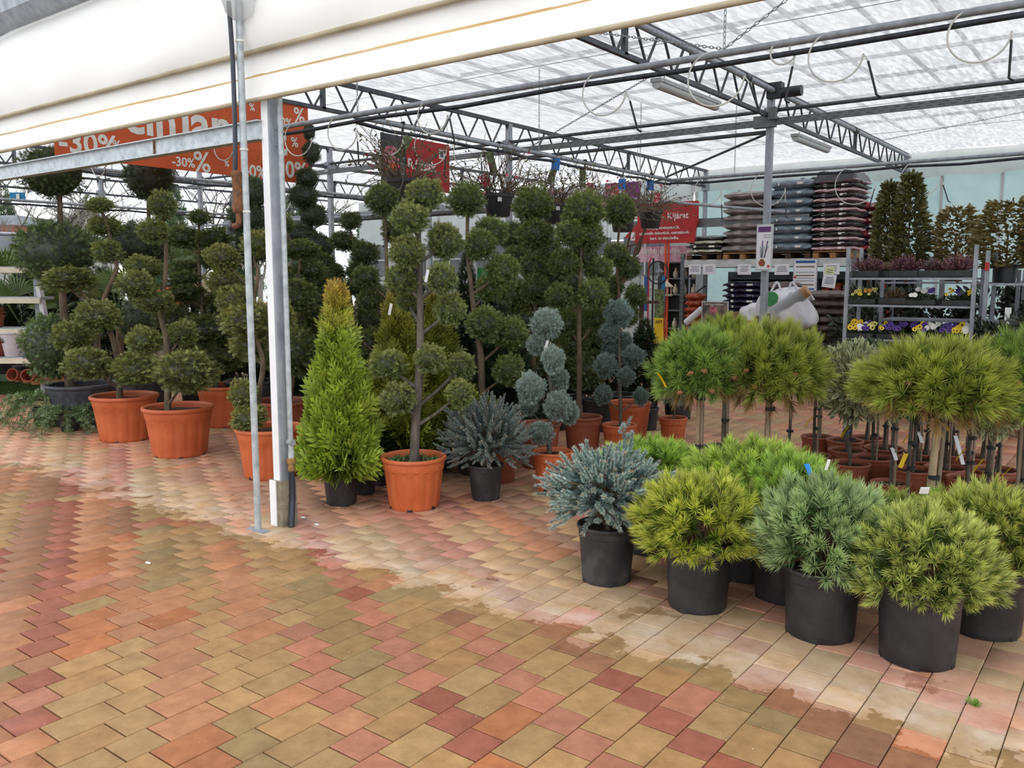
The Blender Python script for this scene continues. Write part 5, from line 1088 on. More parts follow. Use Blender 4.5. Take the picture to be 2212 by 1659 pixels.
o = MB().tube([(0, 0, 0), (.28, 0, .24)], .055, 14).build('wrapped_tube', 'bag_white', None, (-6.286, 13.2, .86), smooth=40); tag(o, 'white plastic-wrapped tube leaning by the silver-framed poster', 'tube')
cv = MB(); 
for i in range(9):
    for j in range(2): cv.v.append((.12*math.cos(i*.35)-.06, j*.25, .26*math.sin(i*.35)*.9))
cv.f = [(i*2, i*2+2, i*2+3, i*2+1) for i in range(8)]
tag(cv.build('green_scoop', 'green_paint', None, (-4.761, 13.1, .82), smooth=60), 'green curved plastic sheet between the box and the white sacks', 'plastic sheet')

# ---------------------------------------------------------------- flower trolleys
def blossom_mesh():
    b = MB()
    for i in range(5):
        a = 2*PI*i/5+.3; c = Vector((math.cos(a)*.5, math.sin(a)*.5, .05)); n = 6; o = len(b.v); b.v.append((0, 0, 0))
        for k in range(n+1):
            q = a-.75+1.5*k/n; r = .95+.12*math.sin(k*PI/n); b.v.append((math.cos(q)*r, math.sin(q)*r, .12))
        for k in range(n): b.f.append((o, o+1+k, o+2+k))
    m = b.mesh('blossom'); m.materials.append(M['petal']); return m
BLO = blossom_mesh(); EYE = MB().lathe([(.4, .10), (.001, .14)], 8, cap0=False).mesh('eye'); EYE.materials.append(M['petal_eye'])
HEA = spruce_mesh('heather_sprigs', 130, 60, lin(92, 66, 70), lin(168, 116, 150), 81, R=.16, low=.0, flat=1., up=.6, L=.07, nl=.012)
HEAW = spruce_mesh('heather_sprigs', 120, 60, lin(96, 92, 70), lin(196, 190, 170), 82, R=.15, low=.0, flat=1., up=.6, L=.06, nl=.012)
TRM = MB().box((0, 0, .005), (.30, .30, .01)); TRM.box((0, -.148, .03), (.30, .004, .06)); TRM.box((0, .148, .03), (.30, .004, .06)); TRM.box((-.148, 0, .03), (.004, .3, .06)); TRM.box((.148, 0, .03), (.004, .3, .06))
TRM = TRM.mesh('tray'); TRM.materials.append(M['black_plastic'])
PL = leafball_mesh('leaves', 420, .28, lin(36, 56, 26), lin(62, 88, 40), 83)
Yc, Wc, Pc, Oc, Lc = (1, .68, .03), (.95, .95, .9), (.10, .05, .32), (.95, .35, .05), (.85, .85, .25)
def flower_tray(loc, label, cols, n=16, seed=0, size=.022, pots=True):
    o = thing('pansy_tray', label, 'flower tray', loc); mk('tray', TRM, None, o); rg = random.Random(seed)
    mk('leaves', PL, None, o, (0, 0, .06), (0, 0, rg.uniform(0, 6)), (.16, .16, .07))
    for i in range(n):
        c = cols[i % len(cols)]; band = (i % len(cols)+.5)/len(cols)-.5
        x = band*.27+rg.uniform(-.025, .025); y = rg.uniform(-.14, .10)
        q = mk('blossom', BLO, None, o, (x, y, .11+(y+.14)*.28+rg.uniform(0, .015)), (rg.uniform(.9, 1.35), 0, rg.uniform(-.4, .6)), size*rg.uniform(.85, 1.15), c)
        if c in (Yc, Pc, Lc): mk('eye', EYE, None, q)
    return o
def trolley(x0, x1, y, shelves, top, label, depth=.55):
    o = thing('plant_trolley', label, 'trolley', ((x0+x1)/2, y, 0)); w = x1-x0
    for sx_ in (-1, 1):
        for sy in (0, 1): MB().box((sx_*w/2, sy*depth, top/2+.05), (.04, .04, top-.1)).build('post', 'galvanised', o); MB().tube([(sx_*w/2-.02, sy*depth, .06), (sx_*w/2+.02, sy*depth, .06)], .06, 14).build('wheel', 'black_rubber', o)
    for z in shelves: MB().box((0, depth/2, z-.012), (w-.04, depth, .024)).build('shelf', 'galvanised', o)
    return o
TY = 10.4; TX0, TX1 = -2.911, -1.581
trolley(TX0, TX1, TY, (1.61, 1.30, .905, .5), 1.96, 'galvanised plant trolley with heather and pansy trays')
sp_ = (TX1-TX0)/4
def hx(i): return TX0+sp_*(i+.5)
def heather(loc, me, label, tint, s=1.):
    o = thing('heather_tray', label, 'heather tray', loc); mk('tray', TRM, None, o, scale=(1, 1, 1.3)); mk('heather_sprigs', me, None, o, (0, 0, .07), (0, 0, random.uniform(0, 6)), (s*1.05, s*1.05, s*.9), tint); return o
heather((hx(0)+.02, TY+.18, 1.612), HEA, 'purple heather tray on the trolley top nearest the striped sacks', (1, .9, .95), 1.05)
heather((hx(1)+.10, TY+.18, 1.612), HEA, 'deep purple heather tray in the middle of the trolley top', (.95, .7, .9), 1.1)
heather((hx(1)-.16, TY+.34, 1.612), HEAW, 'pale heather tray tucked behind the purple ones', (.9, .95, .8), .7)
heather((hx(2)+.05, TY+.2, 1.612), HEA, 'greyish heather tray beside the pink and white one', (.8, .75, .8), .8)
heather((hx(3)-.03, TY+.17, 1.612), HEA, 'pink and white heather tray at the post end of the trolley top', (1.15, 1., 1.1), 1.1)
flower_tray((hx(0), TY+.16, 1.302), 'tray of yellow and orange pansies on the middle shelf', [Lc, Yc, Oc, Lc], 22, 1, .017)
heather((hx(1), TY+.17, 1.302), HEAW, 'faded heather tray on the middle shelf', (.85, .7, .6), .75)
flower_tray((hx(2)-.03, TY+.16, 1.302), 'tray of white pansies on the middle shelf', [Wc, Wc, Pc], 10, 2, .026)
flower_tray((hx(3), TY+.16, 1.302), 'tray of small yellow pansies on the middle shelf', [Yc, Pc, Yc], 14, 3, .016)
flower_tray((hx(0), TY+.15, .907), 'tray of mixed yellow, white and violet pansies on the lower shelf', [Yc, Yc, Wc, Pc, Lc], 34, 4, .028)
flower_tray((hx(1), TY+.15, .907), 'tray of dark violet pansies on the lower shelf', [Yc, Pc, Pc, Pc, Pc], 26, 5, .026)
flower_tray((hx(2), TY+.15, .907), 'tray of yellow and white pansies on the lower shelf', [Pc, Yc, Pc, Wc, Wc], 24, 6, .027)
flower_tray((hx(3), TY+.15, .907), 'tray of violet, yellow and white pansies by the trolley post', [Pc, Pc, Yc, Yc, Wc], 30, 7, .028)
trolley(TX0+.15, TX1+.3, TY+1.0, (1.56, 1.1, .6), 1.7, 'second plant trolley holding the tall laurels, behind the pansies')
trolley(TX1+.10, TX1+1.3, TY+.1, (1.55, 1.0, .5), 1.9, 'dark plant trolley beside the pansy trolley')
def shrub(loc, spec, me, s, tint, label, cat='shrub', name='potted_shrub', zoff=None):
    o = thing(name, label, cat, loc); pot(o, *spec, taper=.8); mk('foliage', me, None, o, (0, 0, spec[1]*.8 if zoff is None else zoff), (0, 0, random.uniform(0, 6)), s, tint)
    MB().tube([(0, 0, spec[1]*.7), (0, 0, spec[1]+s[2]*.5)], .01, 6).build('stem', 'bark', o); return o
L1 = (-2.798, 11.6, 1.932); L2 = (-2.54, 11.5, 1.925)
shrub((L1[0], 11.65, 1.565), (.24, .22, 'black'), LAUREL, (1.0, 1.0, 1.04), (1, 1, 1), 'tall laurel in a black pot next to the striped sacks', 'laurel')
shrub((L2[0]+.02, 11.55, 1.565), (.26, .22, 'black'), LAUREL, (1.2, 1.2, 1.12), (1.05, 1.05, .95), 'tall laurel with white tags in a black pot, touching the other laurel', 'laurel')
q = (-1.994, 11.5, 1.915)
hp = shrub((q[0], 11.6, 1.565), (.24, .2, 'black'), BUSHY, (1.0, 1.0, .72), (1, .95, .85), 'loose autumn-coloured shrub with bent cane hoops')
for dx in (-.12, .0, .12): MB().tube(sm([(dx-.1, -.05, .1), (dx-.09, -.06, .42), (dx-.03, -.06, .52), (dx+.04, -.06, .42), (dx+.05, -.05, .1)]), .008, 6).build('cane_hoop', 'bamboo', hp, smooth=60)
q = (-1.358, 10.9, 1.889)
shrub((q[0], 10.9, 1.555), (.26, .2, 'black'), BUSHY, (1.25, 1.25, .72), (.9, .95, .8), 'tall leafy shrub with a dark stake on the dark trolley', 'shrub')
shrub((q[0]+.45, 10.9, 1.555), (.26, .2, 'black'), BUSHY, (1.25, 1.25, .8), (.8, .9, .7), 'broad leafy shrub at the far end of the dark trolley', 'shrub')
for i, (px, y_, s) in enumerate(((((-1.261, 10.537)), 0, (.8, .8, .9)), (((-0.877, 9.943)), 0, (.8, .8, 1.0)), (((-1.583, 11.178)), 0, (.7, .7, .7)))):
    shrub((px[0], px[1], 0), (.3, .26, 'black'), DARKSHRUB, s, (1, 1, 1), ('dark evergreen shrub on the floor beside the dark trolley', 'dark evergreen shrub standing furthest out past the dark trolley', 'dark evergreen shrub behind the post of the pansy trolley')[i])
o = thing('paper_notice', 'narrow white paper slip hanging on the dark trolley', 'notice', (-1.233, 10.3, 1.208)); MB().box((0, 0, 0), (.06, .004, .18)).build('sheet', 'paper', o)
o = thing('red_label', 'red plant labels clipped on the dark trolley', 'label', (TX1+.10, TY+.06, 1.728)); MB().box((0, 0, 0), (.04, .01, .09)).build('sheet', 'red_paint', o)

# ---------------------------------------------------------------- dark storage behind the rack and trolleys
def storage(x, y, w, h, label, seed):
    o = thing('storage_shelf', label, 'shelf', (x, y, 0)); rg = random.Random(seed)
    MB().box((0, .5, h/2), (w, .03, h)).build('back_panel', 'shelf_dark', o)
    for sx_ in (-1, 1): MB().box((sx_*w/2, .25, h/2), (.05, .5, h)).build('side', 'galv_dark', o)
    for z in (.4, .8, 1.2, 1.6): MB().box((0, .25, z), (w, .5, .03)).build('shelf_board', 'galv_dark', o)
    for z in (.415, .815, 1.215):
        for i in range(int(w/.22)):
            hh = rg.uniform(.12, .3); q = thing('storage_carton', 'small carton or tub on the dark storage shelf', 'carton', (x-w/2+.14+.22*i, y+.2, z), 0, 'goods on the dark storage shelves'); MB().box((0, 0, hh/2), (.17, .2, hh)).build('body', rg.choice(['wood_dark', 'shelf_dark', 'bag_brown', 'bag_orange', 'picture_garden', 'bag_grey']), q); MB().box((0, -.102, hh*.5), (.1, .004, hh*.4)).build('print', rg.choice(['paper', 'ink_brown', 'picture_pink']), q)
storage(-6.7, 18.2, 1.9, 1.75, 'dark storage shelf behind the purple sacks', 1); storage(-4.75, 18.2, 1.9, 1.75, 'dark storage shelf behind the framed price list', 2)
for i, (x, y, s) in enumerate(((-2.95, 12.3, 1.45), (-2.3, 12.5, 1.35), (-1.7, 12.4, 1.45), (-1.1, 12.3, 1.5), (-.5, 12.3, 1.6), (-.9, 11.5, 1.3), (-.35, 11.0, 1.5), (-3.4, 12.9, 1.0))):
    shrub((x, y, 0), (.34, .28, 'black'), DARKSHRUB, (.95, .95, s-.2), (1, 1, 1), 'dark leafy shrub in the row behind the plant trolleys', zoff=.2)['group'] = 'dark shrubs behind the trolleys'

# ---------------------------------------------------------------- irrigation pipes under the roof
ZP = 3.2; PYF, PXL, PYB = 5.97, -6.5, 12.93
def irrig(p, q, label, hang=.05, sag=.03):
    o = thing('irrigation_pipe', label, 'pipe', p); d = Vector(q)-Vector(p)
    MB().tube([(0, 0, 0), d], .026, 12).build('steel_tube', 'galvanised', o, smooth=40)
    n = 14; MB().tube([d*(i/n)+Vector((0, 0, -.05-sag*abs(math.sin(i*1.3)))) for i in range(n+1)], .019, 10).build('black_supply_hose', 'black_hose', o, smooth=60)
    for i in range(1, 8): c = d*(i/8); MB().tube([c+Vector((0, 0, .032)), c+Vector((0, 0, -.085))], .007, 6).build('cable_tie', 'white_hose', o)
    return o
irrig((-11.5, PYF, ZP), (3.5, PYF, ZP), 'overhead irrigation pipe running across above the front row')
irrig((PXL, PYF+.05, ZP), (PXL, PYB, ZP), 'overhead irrigation pipe carrying the hanging baskets')
irrig((PXL, PYB, ZP), (3.5, PYB, ZP), 'overhead irrigation pipe along the glass wall in front of the stacks')
irrig((-13, 6.5, 3.25), (-13, 14, 3.25), 'overhead irrigation pipe behind the sale banner')
irrig((-16.5, 6.0, 3.0), (-16.5, 15, 3.0), 'overhead irrigation pipe near the bare trees')
irrig((-20, 12.5, 2.9), (-9.3, 12.5, 2.9), 'overhead irrigation pipe crossing behind the spiral conifer')
rail((-21, 14.5, 3.1), (-10, 14.5, 3.1), .11, 'thick grey duct pipe behind the sale banner', 'far_roof', 'duct_pipe')
rail((-24, 9.5, 2.75), (-24, 22, 2.75), .05, 'grey pipe on the open far side before the bare trees', 'galvanised')
link = MB(); 
for k in range(12):
    a = 2*PI*k/12; link.v.append((0, math.cos(a)*.011, math.sin(a)*.022))
def chain(p, q, label, n=None):
    d = Vector(q)-Vector(p); L = d.length; n = n or int(L/.036); b = MB(); u = d.normalized(); s = u.cross(Vector((.3, 1, .2))).normalized(); t = u.cross(s)
    for i in range(n):
        c = Vector(p)+d*((i+.5)/n); w_ = s if i % 2 else t
        b.tube([c+u*math.sin(2*PI*k/6)*.024+w_*math.cos(2*PI*k/6)*.010 for k in range(7)], .0035, 4, cap=False)
    return tag(b.build('hanging_chain', 'galvanised'), label, 'chain', 'chains holding the overhead pipes')
for p in ((-6.4, PYF, ZP), (-2.6, PYF, ZP), (-10.2, PYF, ZP), (-5.4, PYB, ZP), (PXL, 9.2, ZP), (PXL, 11.9, ZP)): chain(p, (p[0], p[1], ZT+.06), 'thin steel chain holding an overhead irrigation pipe')
chain((-2.6, PYF, ZP+.03), (-1.0, PYF+.2, ZT+.05), 'slanting steel chain above the front irrigation pipe')
chain((-2.6, PYF, ZP+.03), (-4.45, 6.6, ZB), 'slack steel chain from the front pipe to the lamp truss')
chain((-4.45, 8.5, 3.8), (-6.9, 9.2, ZP), 'steel chain from the strip lamp truss towards the baskets')
chain((-4.4, 16.9, 4.1), (-1.5, 15.9, 4.25), 'steel chain at the far end of the lamp truss')
def drip(p, r, ax, L, label='white looped drip hose with a black dropper on an overhead pipe', stake=.22, turn=1.5, tilt=0.):
    o = thing('drip_hose', label, 'hose', p, 0, 'looped drip hoses'); ax = Vector(ax).normalized(); n = 26; pts = []
    for i in range(n+1):
        a = PI/2+turn*PI*i/n; pts.append(ax*(r*math.cos(a))+Vector((tilt*r*i/n, tilt*r*i/n*.5, r*math.sin(a)-r+.02)))
    MB().tube(pts, .0065, 7).build('hose', 'white_hose', o, smooth=60)
    e = pts[-1]; k = ax*random.uniform(-.06, .1)
    MB().tube([e, e+k*.5+Vector((0, 0, -L))], .0055, 6).build('hose_end', 'white_hose', o); e2 = e+k*.5+Vector((0, 0, -L))
    MB().tube([e2, e2+k+Vector((0, 0, -stake)), e2+k+ax*.03+Vector((0, 0, -stake-.02))], .008, 6).build('dropper', 'black_rubber', o)
    return o
for px, r, L in ((-7.333, .17, .02), (-6.652, .17, .1), (-5.434, .15, .03), (-3.615, .17, .08), (-2.685, .19, .05), (-2.178, .08, .1), (-1.837, .16, .05), (-0.992, .16, .05), (-8.636, .14, .03), (-10.083, .15, .03), (-11.44, .13, .05)):
    drip((px, PYF-.01, ZP), r, (1, .15, 0), L, tilt=.2)
for px in (6.46, 7.133, 7.766, 8.756, 9.054, 10.269, 12.166): drip((PXL, px, ZP), random.uniform(.13, .2), (.5, 1, 0), random.uniform(.05, .2), 'white looped drip hose on the basket pipe')
for px in (-5.835, -4.856, -3.569, -2.714): drip((px, PYB, ZP), random.uniform(.15, .3), (1, .1, 0), random.uniform(.05, .45), 'white looped drip hose on the pipe along the glass wall')
for y in (7.5, 8.8, 10.1, 11.5): drip((-13, y, 3.25), random.uniform(.2, .3), (.4, 1, 0), .1, 'white looped drip hose on the pipe behind the sale banner')
for y in (8., 10., 12.): drip((-16.5, y, 3.0), random.uniform(.2, .3), (.4, 1, 0), .4, 'white looped drip hose on the pipe near the bare trees')

# ---------------------------------------------------------------- hanging baskets with bare twiggy roses
def twigs(seed, n=70, R=.5):
    rg = random.Random(seed); parts = []; tips = []
    for i in range(n):
        a = rg.uniform(0, 6.28); p = Vector((math.cos(a)*.06, math.sin(a)*.06, 0)); d = Vector((math.cos(a)*rg.uniform(.3, 1), math.sin(a)*rg.uniform(.3, 1), rg.uniform(.25, 1.2))).normalized(); pts = [p]
        for k in range(7):
            d = (d+Vector((rg.gauss(0, .28), rg.gauss(0, .28), rg.gauss(-.10, .2)))).normalized(); p = p+d*R/6*rg.uniform(.7, 1.2); pts.append(p)
        parts.append(tube_arr(pts, [.0046-.0004*j for j in range(8)], 4, lin(120, 104, 84)*rg.uniform(.7, 1.2)))
        tips += pts[2:]
    P = np.array([tuple(t) for t in tips]); rng = np.random.default_rng(seed); P = P[rng.uniform(size=len(P)) < .8]
    v, f, c = scatter(LEAF, P, rng.normal(0, 1, P.shape), .035, lin(84, 92, 52), lin(124, 108, 66), .4, rng=rng); parts.append((v, tri(f), c))
    V, F, C = join(parts); me = arr_mesh('twigs', V, F, C); me.materials.append(M['leaf']); return me, tips
TW = [twigs(91), twigs(92)]
bp = MB().lathe([(.095, 0), (.105, .01), (.13, .16), (.133, .17), (.146, .172), (.148, .2), (.14, .2), (.13, .19), (.1, .02)], 40).mesh('basket_pot', 40); bp.materials.append(M['black_plastic'])
card = MB().box((0, 0, 0), (.11, .003, .15)).mesh('picture_card'); long_card = MB().box((0, 0, 0), (.09, .003, .26)).mesh('plant_card')
def basket(y, zt, label, k, tags=(), sticker=False, s=1.35):
    o = thing('hanging_basket', label, 'hanging basket', (PXL, y, 0)); me, tips = TW[k % 2]; z0 = zt-.2*s
    mk('basket_pot', bp, None, o, (0, 0, z0), None, (s, s, s)); mk('twigs', me, None, o, (0, 0, zt-.04), (0, 0, k*1.1), (s, s, s), (1, 1, 1))
    for i in range(3):
        a = 2*PI*i/3+k; MB().tube([(math.cos(a)*.14*s, math.sin(a)*.14*s, zt-.01), (0, 0, ZP-.06)], .0035, 5).build('hanger_strand', 'black_rubber', o)
    MB().tube(sm([(0, 0, ZP-.08), (0, 0, ZP-.02), (.03, 0, ZP+.035), (-.03, 0, ZP+.03), (-.035, 0, ZP-.02)]), .01, 8).build('hook', 'black_rubber', o)
    rg = random.Random(k)
    for i in range(12):
        t = rg.choice(tips); mk('rose_bloom', BLO, None, o, (t.x*s, t.y*s, zt-.04+t.z*s), (rg.uniform(0, 3), rg.uniform(0, 3), 0), .016, (.75, .06, .16))
    for j, (m, dx, dy, z, ry, big) in enumerate(tags):
        me = (long_card if big else card).copy(); me.materials.append(M[m]); mk('plant_card', me, None, o, (dx, dy, z), (0, ry, .7))
    if sticker: MB().box((.10*s, -.105*s, zt-.075), (.05, .004, .05), Matrix.Rotation(.75, 3, 'Z')).build('price_sticker', 'tag_white', o)
    return o
basket(6.696, 2.647, 'hanging basket of bare twigs in front of the red rose banner', 1, [('picture_garden', .03, -.02, 2.98, .5, True)])
basket(8.34, 2.618, 'hanging basket of bare twigs with a square white price sticker', 2, [('picture_rose', -.12, -.1, 2.78, -.3, False), ('picture_garden', -.06, -.05, 3.0, -.25, True)], True)
basket(9.587, 2.593, 'hanging basket of bare twigs with a blue-topped card, mostly behind a pom-pom', 3, [('picture_garden', -.03, -.02, 3.0, .35, True), ('tag_blue', .02, -.03, 3.1, .1, False)], True)
basket(10.304, 2.578, 'hanging basket with a green card and a red rose picture', 4, [('picture_garden', -.02, -.02, 3.0, .0, True), ('picture_rose', .12, -.05, 2.84, .2, False)])
basket(11.384, 2.566, 'hanging basket with a white and blue tag over the slim pom-pom tree', 5, [('tag_white', .0, -.02, 3.0, .0, True), ('tag_blue', .0, -.03, 3.0, .0, False), ('picture_rose', -.1, -.05, 2.84, .2, False)])
basket(12.266, 2.661, 'hanging basket of bare twigs beside the red exit sign', 6, [('tag_blue', 0, -.02, 3.06, 0, False), ('picture_rose', .14, -.06, 2.86, .3, False)])

# ---------------------------------------------------------------- banners
def panel(o, x, ya, yb, za, zb, m, name='sheet', th=.006): return MB().box((x, (ya+yb)/2, (za+zb)/2), (th, yb-ya, zb-za)).build(name, m, o)
bn = thing('sale_banner', 'orange sale banner with white percent signs hanging from the roof truss', 'banner', (-9.0, 4.26, 0))
panel(bn, 0, 0, 3.26, 2.83, 3.82, 'banner_orange')
RY = (PI/2, 0, PI/2)
def bt(s, y, z, size, bold=.0, sx=1.): return text(s, size, 'ink_white', bn, (.006, y-4.26, z), RY, bold, sx)
B1 = lambda y, z: None
for s, (X_, Y_, Z_), sz, bo in (('-50%', (-9, 6.95, 3.52), .15, .006), ('%', (-9, 7.284, 3.601), .26, .008), ('%', (-9, 7.228, 3.283), .17, .006), ('-30%', (-9, 6.888, 2.891), .29, .014), ('c', (-9, 6.9, 3.164), .62, .03), ('%', (-9, 5.819, 2.837), .33, .01), ('-30%', (-9, 5.547, 2.872), .145, .006), ('%', (-9, 6.229, 2.931), .1, .003), ('-40%', (-9, 6.405, 2.84), .21, .01), ('-30%', (-9, 4.296, 2.889), .31, .014), ('%', (-9, 4.86, 2.969), .14, .005), ('cin', (-9, 5.005, 3.176), .54, .03), ('lan', (-9, 5.673, 3.188), .60, .03), ('%', (-9, 6.613, 3.637), .12, .004)):
    bt(s, Y_, Z_, sz, bo)
rg = random.Random(4)
for i in range(16):
    y, z, r = rg.uniform(.1, 3.1), rg.uniform(2.9, 3.7), rg.uniform(.05, .11); b = MB()
    for k in range(6):
        a = 2*PI*k/6; b.tube(sm([(0, y, z), (0, y+math.cos(a-.25)*r, z+math.sin(a-.25)*r), (0, y+math.cos(a)*r*1.35, z+math.sin(a)*r*1.35), (0, y+math.cos(a+.25)*r, z+math.sin(a+.25)*r), (0, y, z)], 3), .003, 4, cap=False)
    b.build('flower_outline', 'banner_line', bn, (.004, 0, 0))
for y in (.1, 1.6, 3.1): MB().tube([(0, y, 3.81), (0, y, 3.85)], .005, 6).build('cord', 'galvanised', bn)
chain((-9, 4.4, 3.83), (-9, 4.4, ZT), 'short chain holding the end of the sale banner')
b2 = thing('rose_banner', 'red banner with flower photo and white lettering hung in front of the roof column', 'banner', (-10, 9.8, 0))
panel(b2, 0, 0, .52, 3.08, 3.9, 'banner_dark'); panel(b2, .004, .42, .56, 3.08, 3.9, 'corrugated', 'metal_stripe'); panel(b2, 0, .56, 1.65, 3.08, 3.9, 'banner_red', 'red_panel')
for i in range(9): MB().tube([(.008, .43, 3.12+i*.085), (.008, .55, 3.12+i*.085)], .014, 6).build('ridge', 'galvanised', b2)
MB().box((.005, .24, 3.42), (.004, .3, .2)).build('orange_pot_print', 'banner_orange', b2); MB().lathe([(.001, 0), (.2, .003), (.2, .006)], 16, cap1=True).build('pink_flower_print', 'picture_pink', b2, (.005, .24, 3.58), rot=(0, PI/2, 0), scale=(.7, 1, 1))
MB().box((.005, 1.45, 3.72), (.004, .14, .16)).build('logo_patch', 'ink_white', b2); MB().box((.008, 1.45, 3.72), (.003, .08, .1)).build('logo', 'far_dark', b2)
text('Rózsák', .24, 'ink_white', b2, (.006, .6, 3.40), RY, .008); text('virágok', .2, 'ink_white', b2, (.006, .72, 3.16), RY, .006)
for y in (.05, 1.6): MB().tube([(0, y, 3.9), (0, y, ZT+.05)], .004, 5).build('cord', 'galvanised', b2)
b3 = thing('purple_banner', 'purple banner with pink blossoms hanging behind the baskets', 'banner', (-8.002, 14., 0))
MB().box((0, 0, 3.05), (.75, .006, .62)).build('sheet', 'banner_purple', b3); MB().box((-.2, -.005, 3.15), (.34, .004, .36)).build('blossom_print', 'picture_pink', b3)
for x in (-.3, .3): MB().tube([(x, 0, 3.35), (x, 0, ZT+.05)], .004, 5).build('cord', 'galvanised', b3)
# red direction signs
sg = thing('exit_sign', 'red rectangular sign reading Kijárat above the steel beam', 'sign', (-8.03, 15.88, 0)); MB().box((0, 0, 2.9), (1.36, .012, .46)).build('panel', 'banner_red', sg); text('Térek - Kijárat', .175, 'ink_white', sg, (-.58, -.01, 2.80), (PI/2, 0, 0), .005)
for x in (-.55, .55): MB().tube([(x, .02, 3.1), (x, .02, ZB)], .006, 6).build('cord', 'galvanised', sg)
ar = thing('arrow_sign', 'red arrow-shaped direction sign on an orange post', 'sign', (-8.016, 15.86, 0))
A = [[(-0.975, 2.465), (-0.674, 2.74), (0.649, 2.726), (0.611, 2.311), (-0.665, 2.314)]][0]
b = MB(); n = len(A); b.v = [(x, -.008, z) for x, z in A]+[(x, .008, z) for x, z in A]; b.f = [tuple(range(n-1, -1, -1)), tuple(range(n, 2*n))]+[(i, (i+1) % n, n+(i+1) % n, n+i) for i in range(n)]; b.build('panel', 'banner_red', ar)
for i, (t, x) in enumerate((('Műanyag növénytartók,', -.50), ('szezonális dekoráció, szerszámok,', -.63), ('kert- és tótechnika.', -.38))): text(t, .082, 'ink_white', ar, (x, -.012, 2.60-.105*i), (PI/2, 0, 0), .003)
MB().box((-.78, -.012, 2.47), (.10, .004, .17)).build('icon', 'ink_white', ar); MB().beam((-.81, -.015, 2.42), (-.75, -.015, 2.47), .008, .002, (0, 1, 0)).build('icon_mark', 'banner_red', ar)
for dx in (-.03, .03): MB().box((dx, .01, 1.18), (.035, .03, 2.3)).build('post', 'orange_paint', ar)
b4 = thing('gift_banner', 'pink banner with white lettering below the arrow sign', 'banner', (-8.651, 17., 0)); MB().box((0, 0, 2.13), (1.25, .01, .34)).build('sheet', 'banner_pink', b4); text('szebb ajándék', .17, 'ink_white', b4, (-.56, -.01, 2.15), (PI/2, 0, 0), .005)
for x in (-.6, .6): MB().box((x, .03, 1.1), (.03, .03, 2.2)).build('post', 'galvanised', b4)
# lanterns hanging by the signs
def lantern(p, label, m, s=1.):
    o = thing('bird_lantern', label, 'lantern', p)
    MB().lathe([(.13*s, .0), (.13*s, .015*s), (.02*s, .10*s), (.015*s, .13*s), (.001, .15*s)], 6).build('roof', m, o, (0, 0, .17*s)); MB().lathe([(.10*s, 0), (.12*s, .02*s), (.11*s, .03*s)], 6, cap1=True).build('base', m, o, (0, 0, 0))
    for k in range(6): a = 2*PI*k/6; MB().box((math.cos(a)*.09*s, math.sin(a)*.09*s, .1*s), (.014*s, .014*s, .16*s)).build('bar', m, o)
    MB().tube([(0, 0, .3*s), (0, 0, 2.42-p[2])], .004, 5).build('hanger', 'dark_metal', o)
    return o
lp = (-7.977, 15.82, 1.242); lantern(lp, 'cream lantern feeder hanging on the orange post', 'cream', 1.1)
lp = (-8.442, 15.84, 1.236); lantern(lp, 'cream wire birdcage lantern beside the cream feeder', 'cream', .9)
lp = (-8.168, 15.85, 1.57); lantern(lp, 'blue-grey lantern hanging above the birdcage', 'far_dark', .9)
tr = thing('tool_stand', 'black metal stand of garden tools below the arrow sign', 'tool stand', (-8.019, 15.3, 0))
MB().tube([(0, 0, 0), (0, 0, 2.0)], .02, 8).build('pole', 'black_rubber', tr); MB().tube([(.22*math.cos(2*PI*k/20)+.1, 0, 1.72+.22*math.sin(2*PI*k/20)) for k in range(21)], .015, 6).build('ring', 'black_rubber', tr)
MB().tube([(-.1, 0, 0), (-.1, 0, 1.9), (-.06, 0, 2.0), (0, 0, 1.98)], .014, 6).build('red_crook', 'red_paint', tr)
for i, x in enumerate((-.18, .12, .2)): MB().box((x, .05, 1.3), (.07, .03, .7)).build('handle_set', ('ink_blue', 'shelf_dark', 'blue_sign')[i], tr)
ps = thing('poster_stand', 'green floral poster stand with a yellow lower panel reading AFT', 'poster', (-7.613, 14.8, 0)); MB().box((0, 0, 1.0), (.2, .02, .8)).build('panel', 'picture_garden', ps); MB().box((0, -.005, .6), (.2, .02, .5)).build('yellow_panel', 'tag_yellow', ps); text('AFT', .09, 'ink_dark', ps, (-.07, -.017, .74), (PI/2, 0, 0), .003); MB().box((0, .0, .2), (.2, .02, .4)).build('foot', 'shelf_dark', ps)
sh = thing('vase_shelf', 'glass-fronted shelf of vases beside the pallet rack', 'shelf', (-8.426, 17.2, 0))
for z in (.5, .9, 1.25, 1.6, 1.95): MB().box((0, .2, z), (.9, .4, .03)).build('shelf_board', 'far_dark', sh)
for x in (-.45, .45): MB().box((x, .2, 1.0), (.03, .4, 2.0)).build('side', 'alu_white', sh)
MB().box((0, .4, 1.0), (.9, .02, 2.0)).build('back', 'shelf_dark', sh)
vm = MB().lathe([(.04, 0), (.07, .06), (.06, .14), (.025, .19), (.03, .24)], 14).mesh('vase', 40); vm.materials.append(M['cream'])
for i in range(12):
    o = mk('vase', vm, None, None, (sh.location.x-.33+.22*(i % 4), 17.35, (.515, 1.265, 1.615)[i//4]), None, (.9, .9, .9)); tag(o, 'small cream vase standing on the shelf beside the rack', 'vase', 'vases on the shelf')
dw = thing('driftwood', 'tangled driftwood roots above the slim pom-pom tree', 'driftwood', (-7.9, 13.6, 2.281)); rg = random.Random(8)
MB().box((0, .1, -1.1), (1.4, .5, .05)).build('shelf_board', 'wood_dark', dw)
for x in (-.5, .5): h = dw.location.z-1.1; MB().box((x, .1, -1.1-h/2), (.06, .06, h)).build('shelf_leg', 'wood_dark', dw)
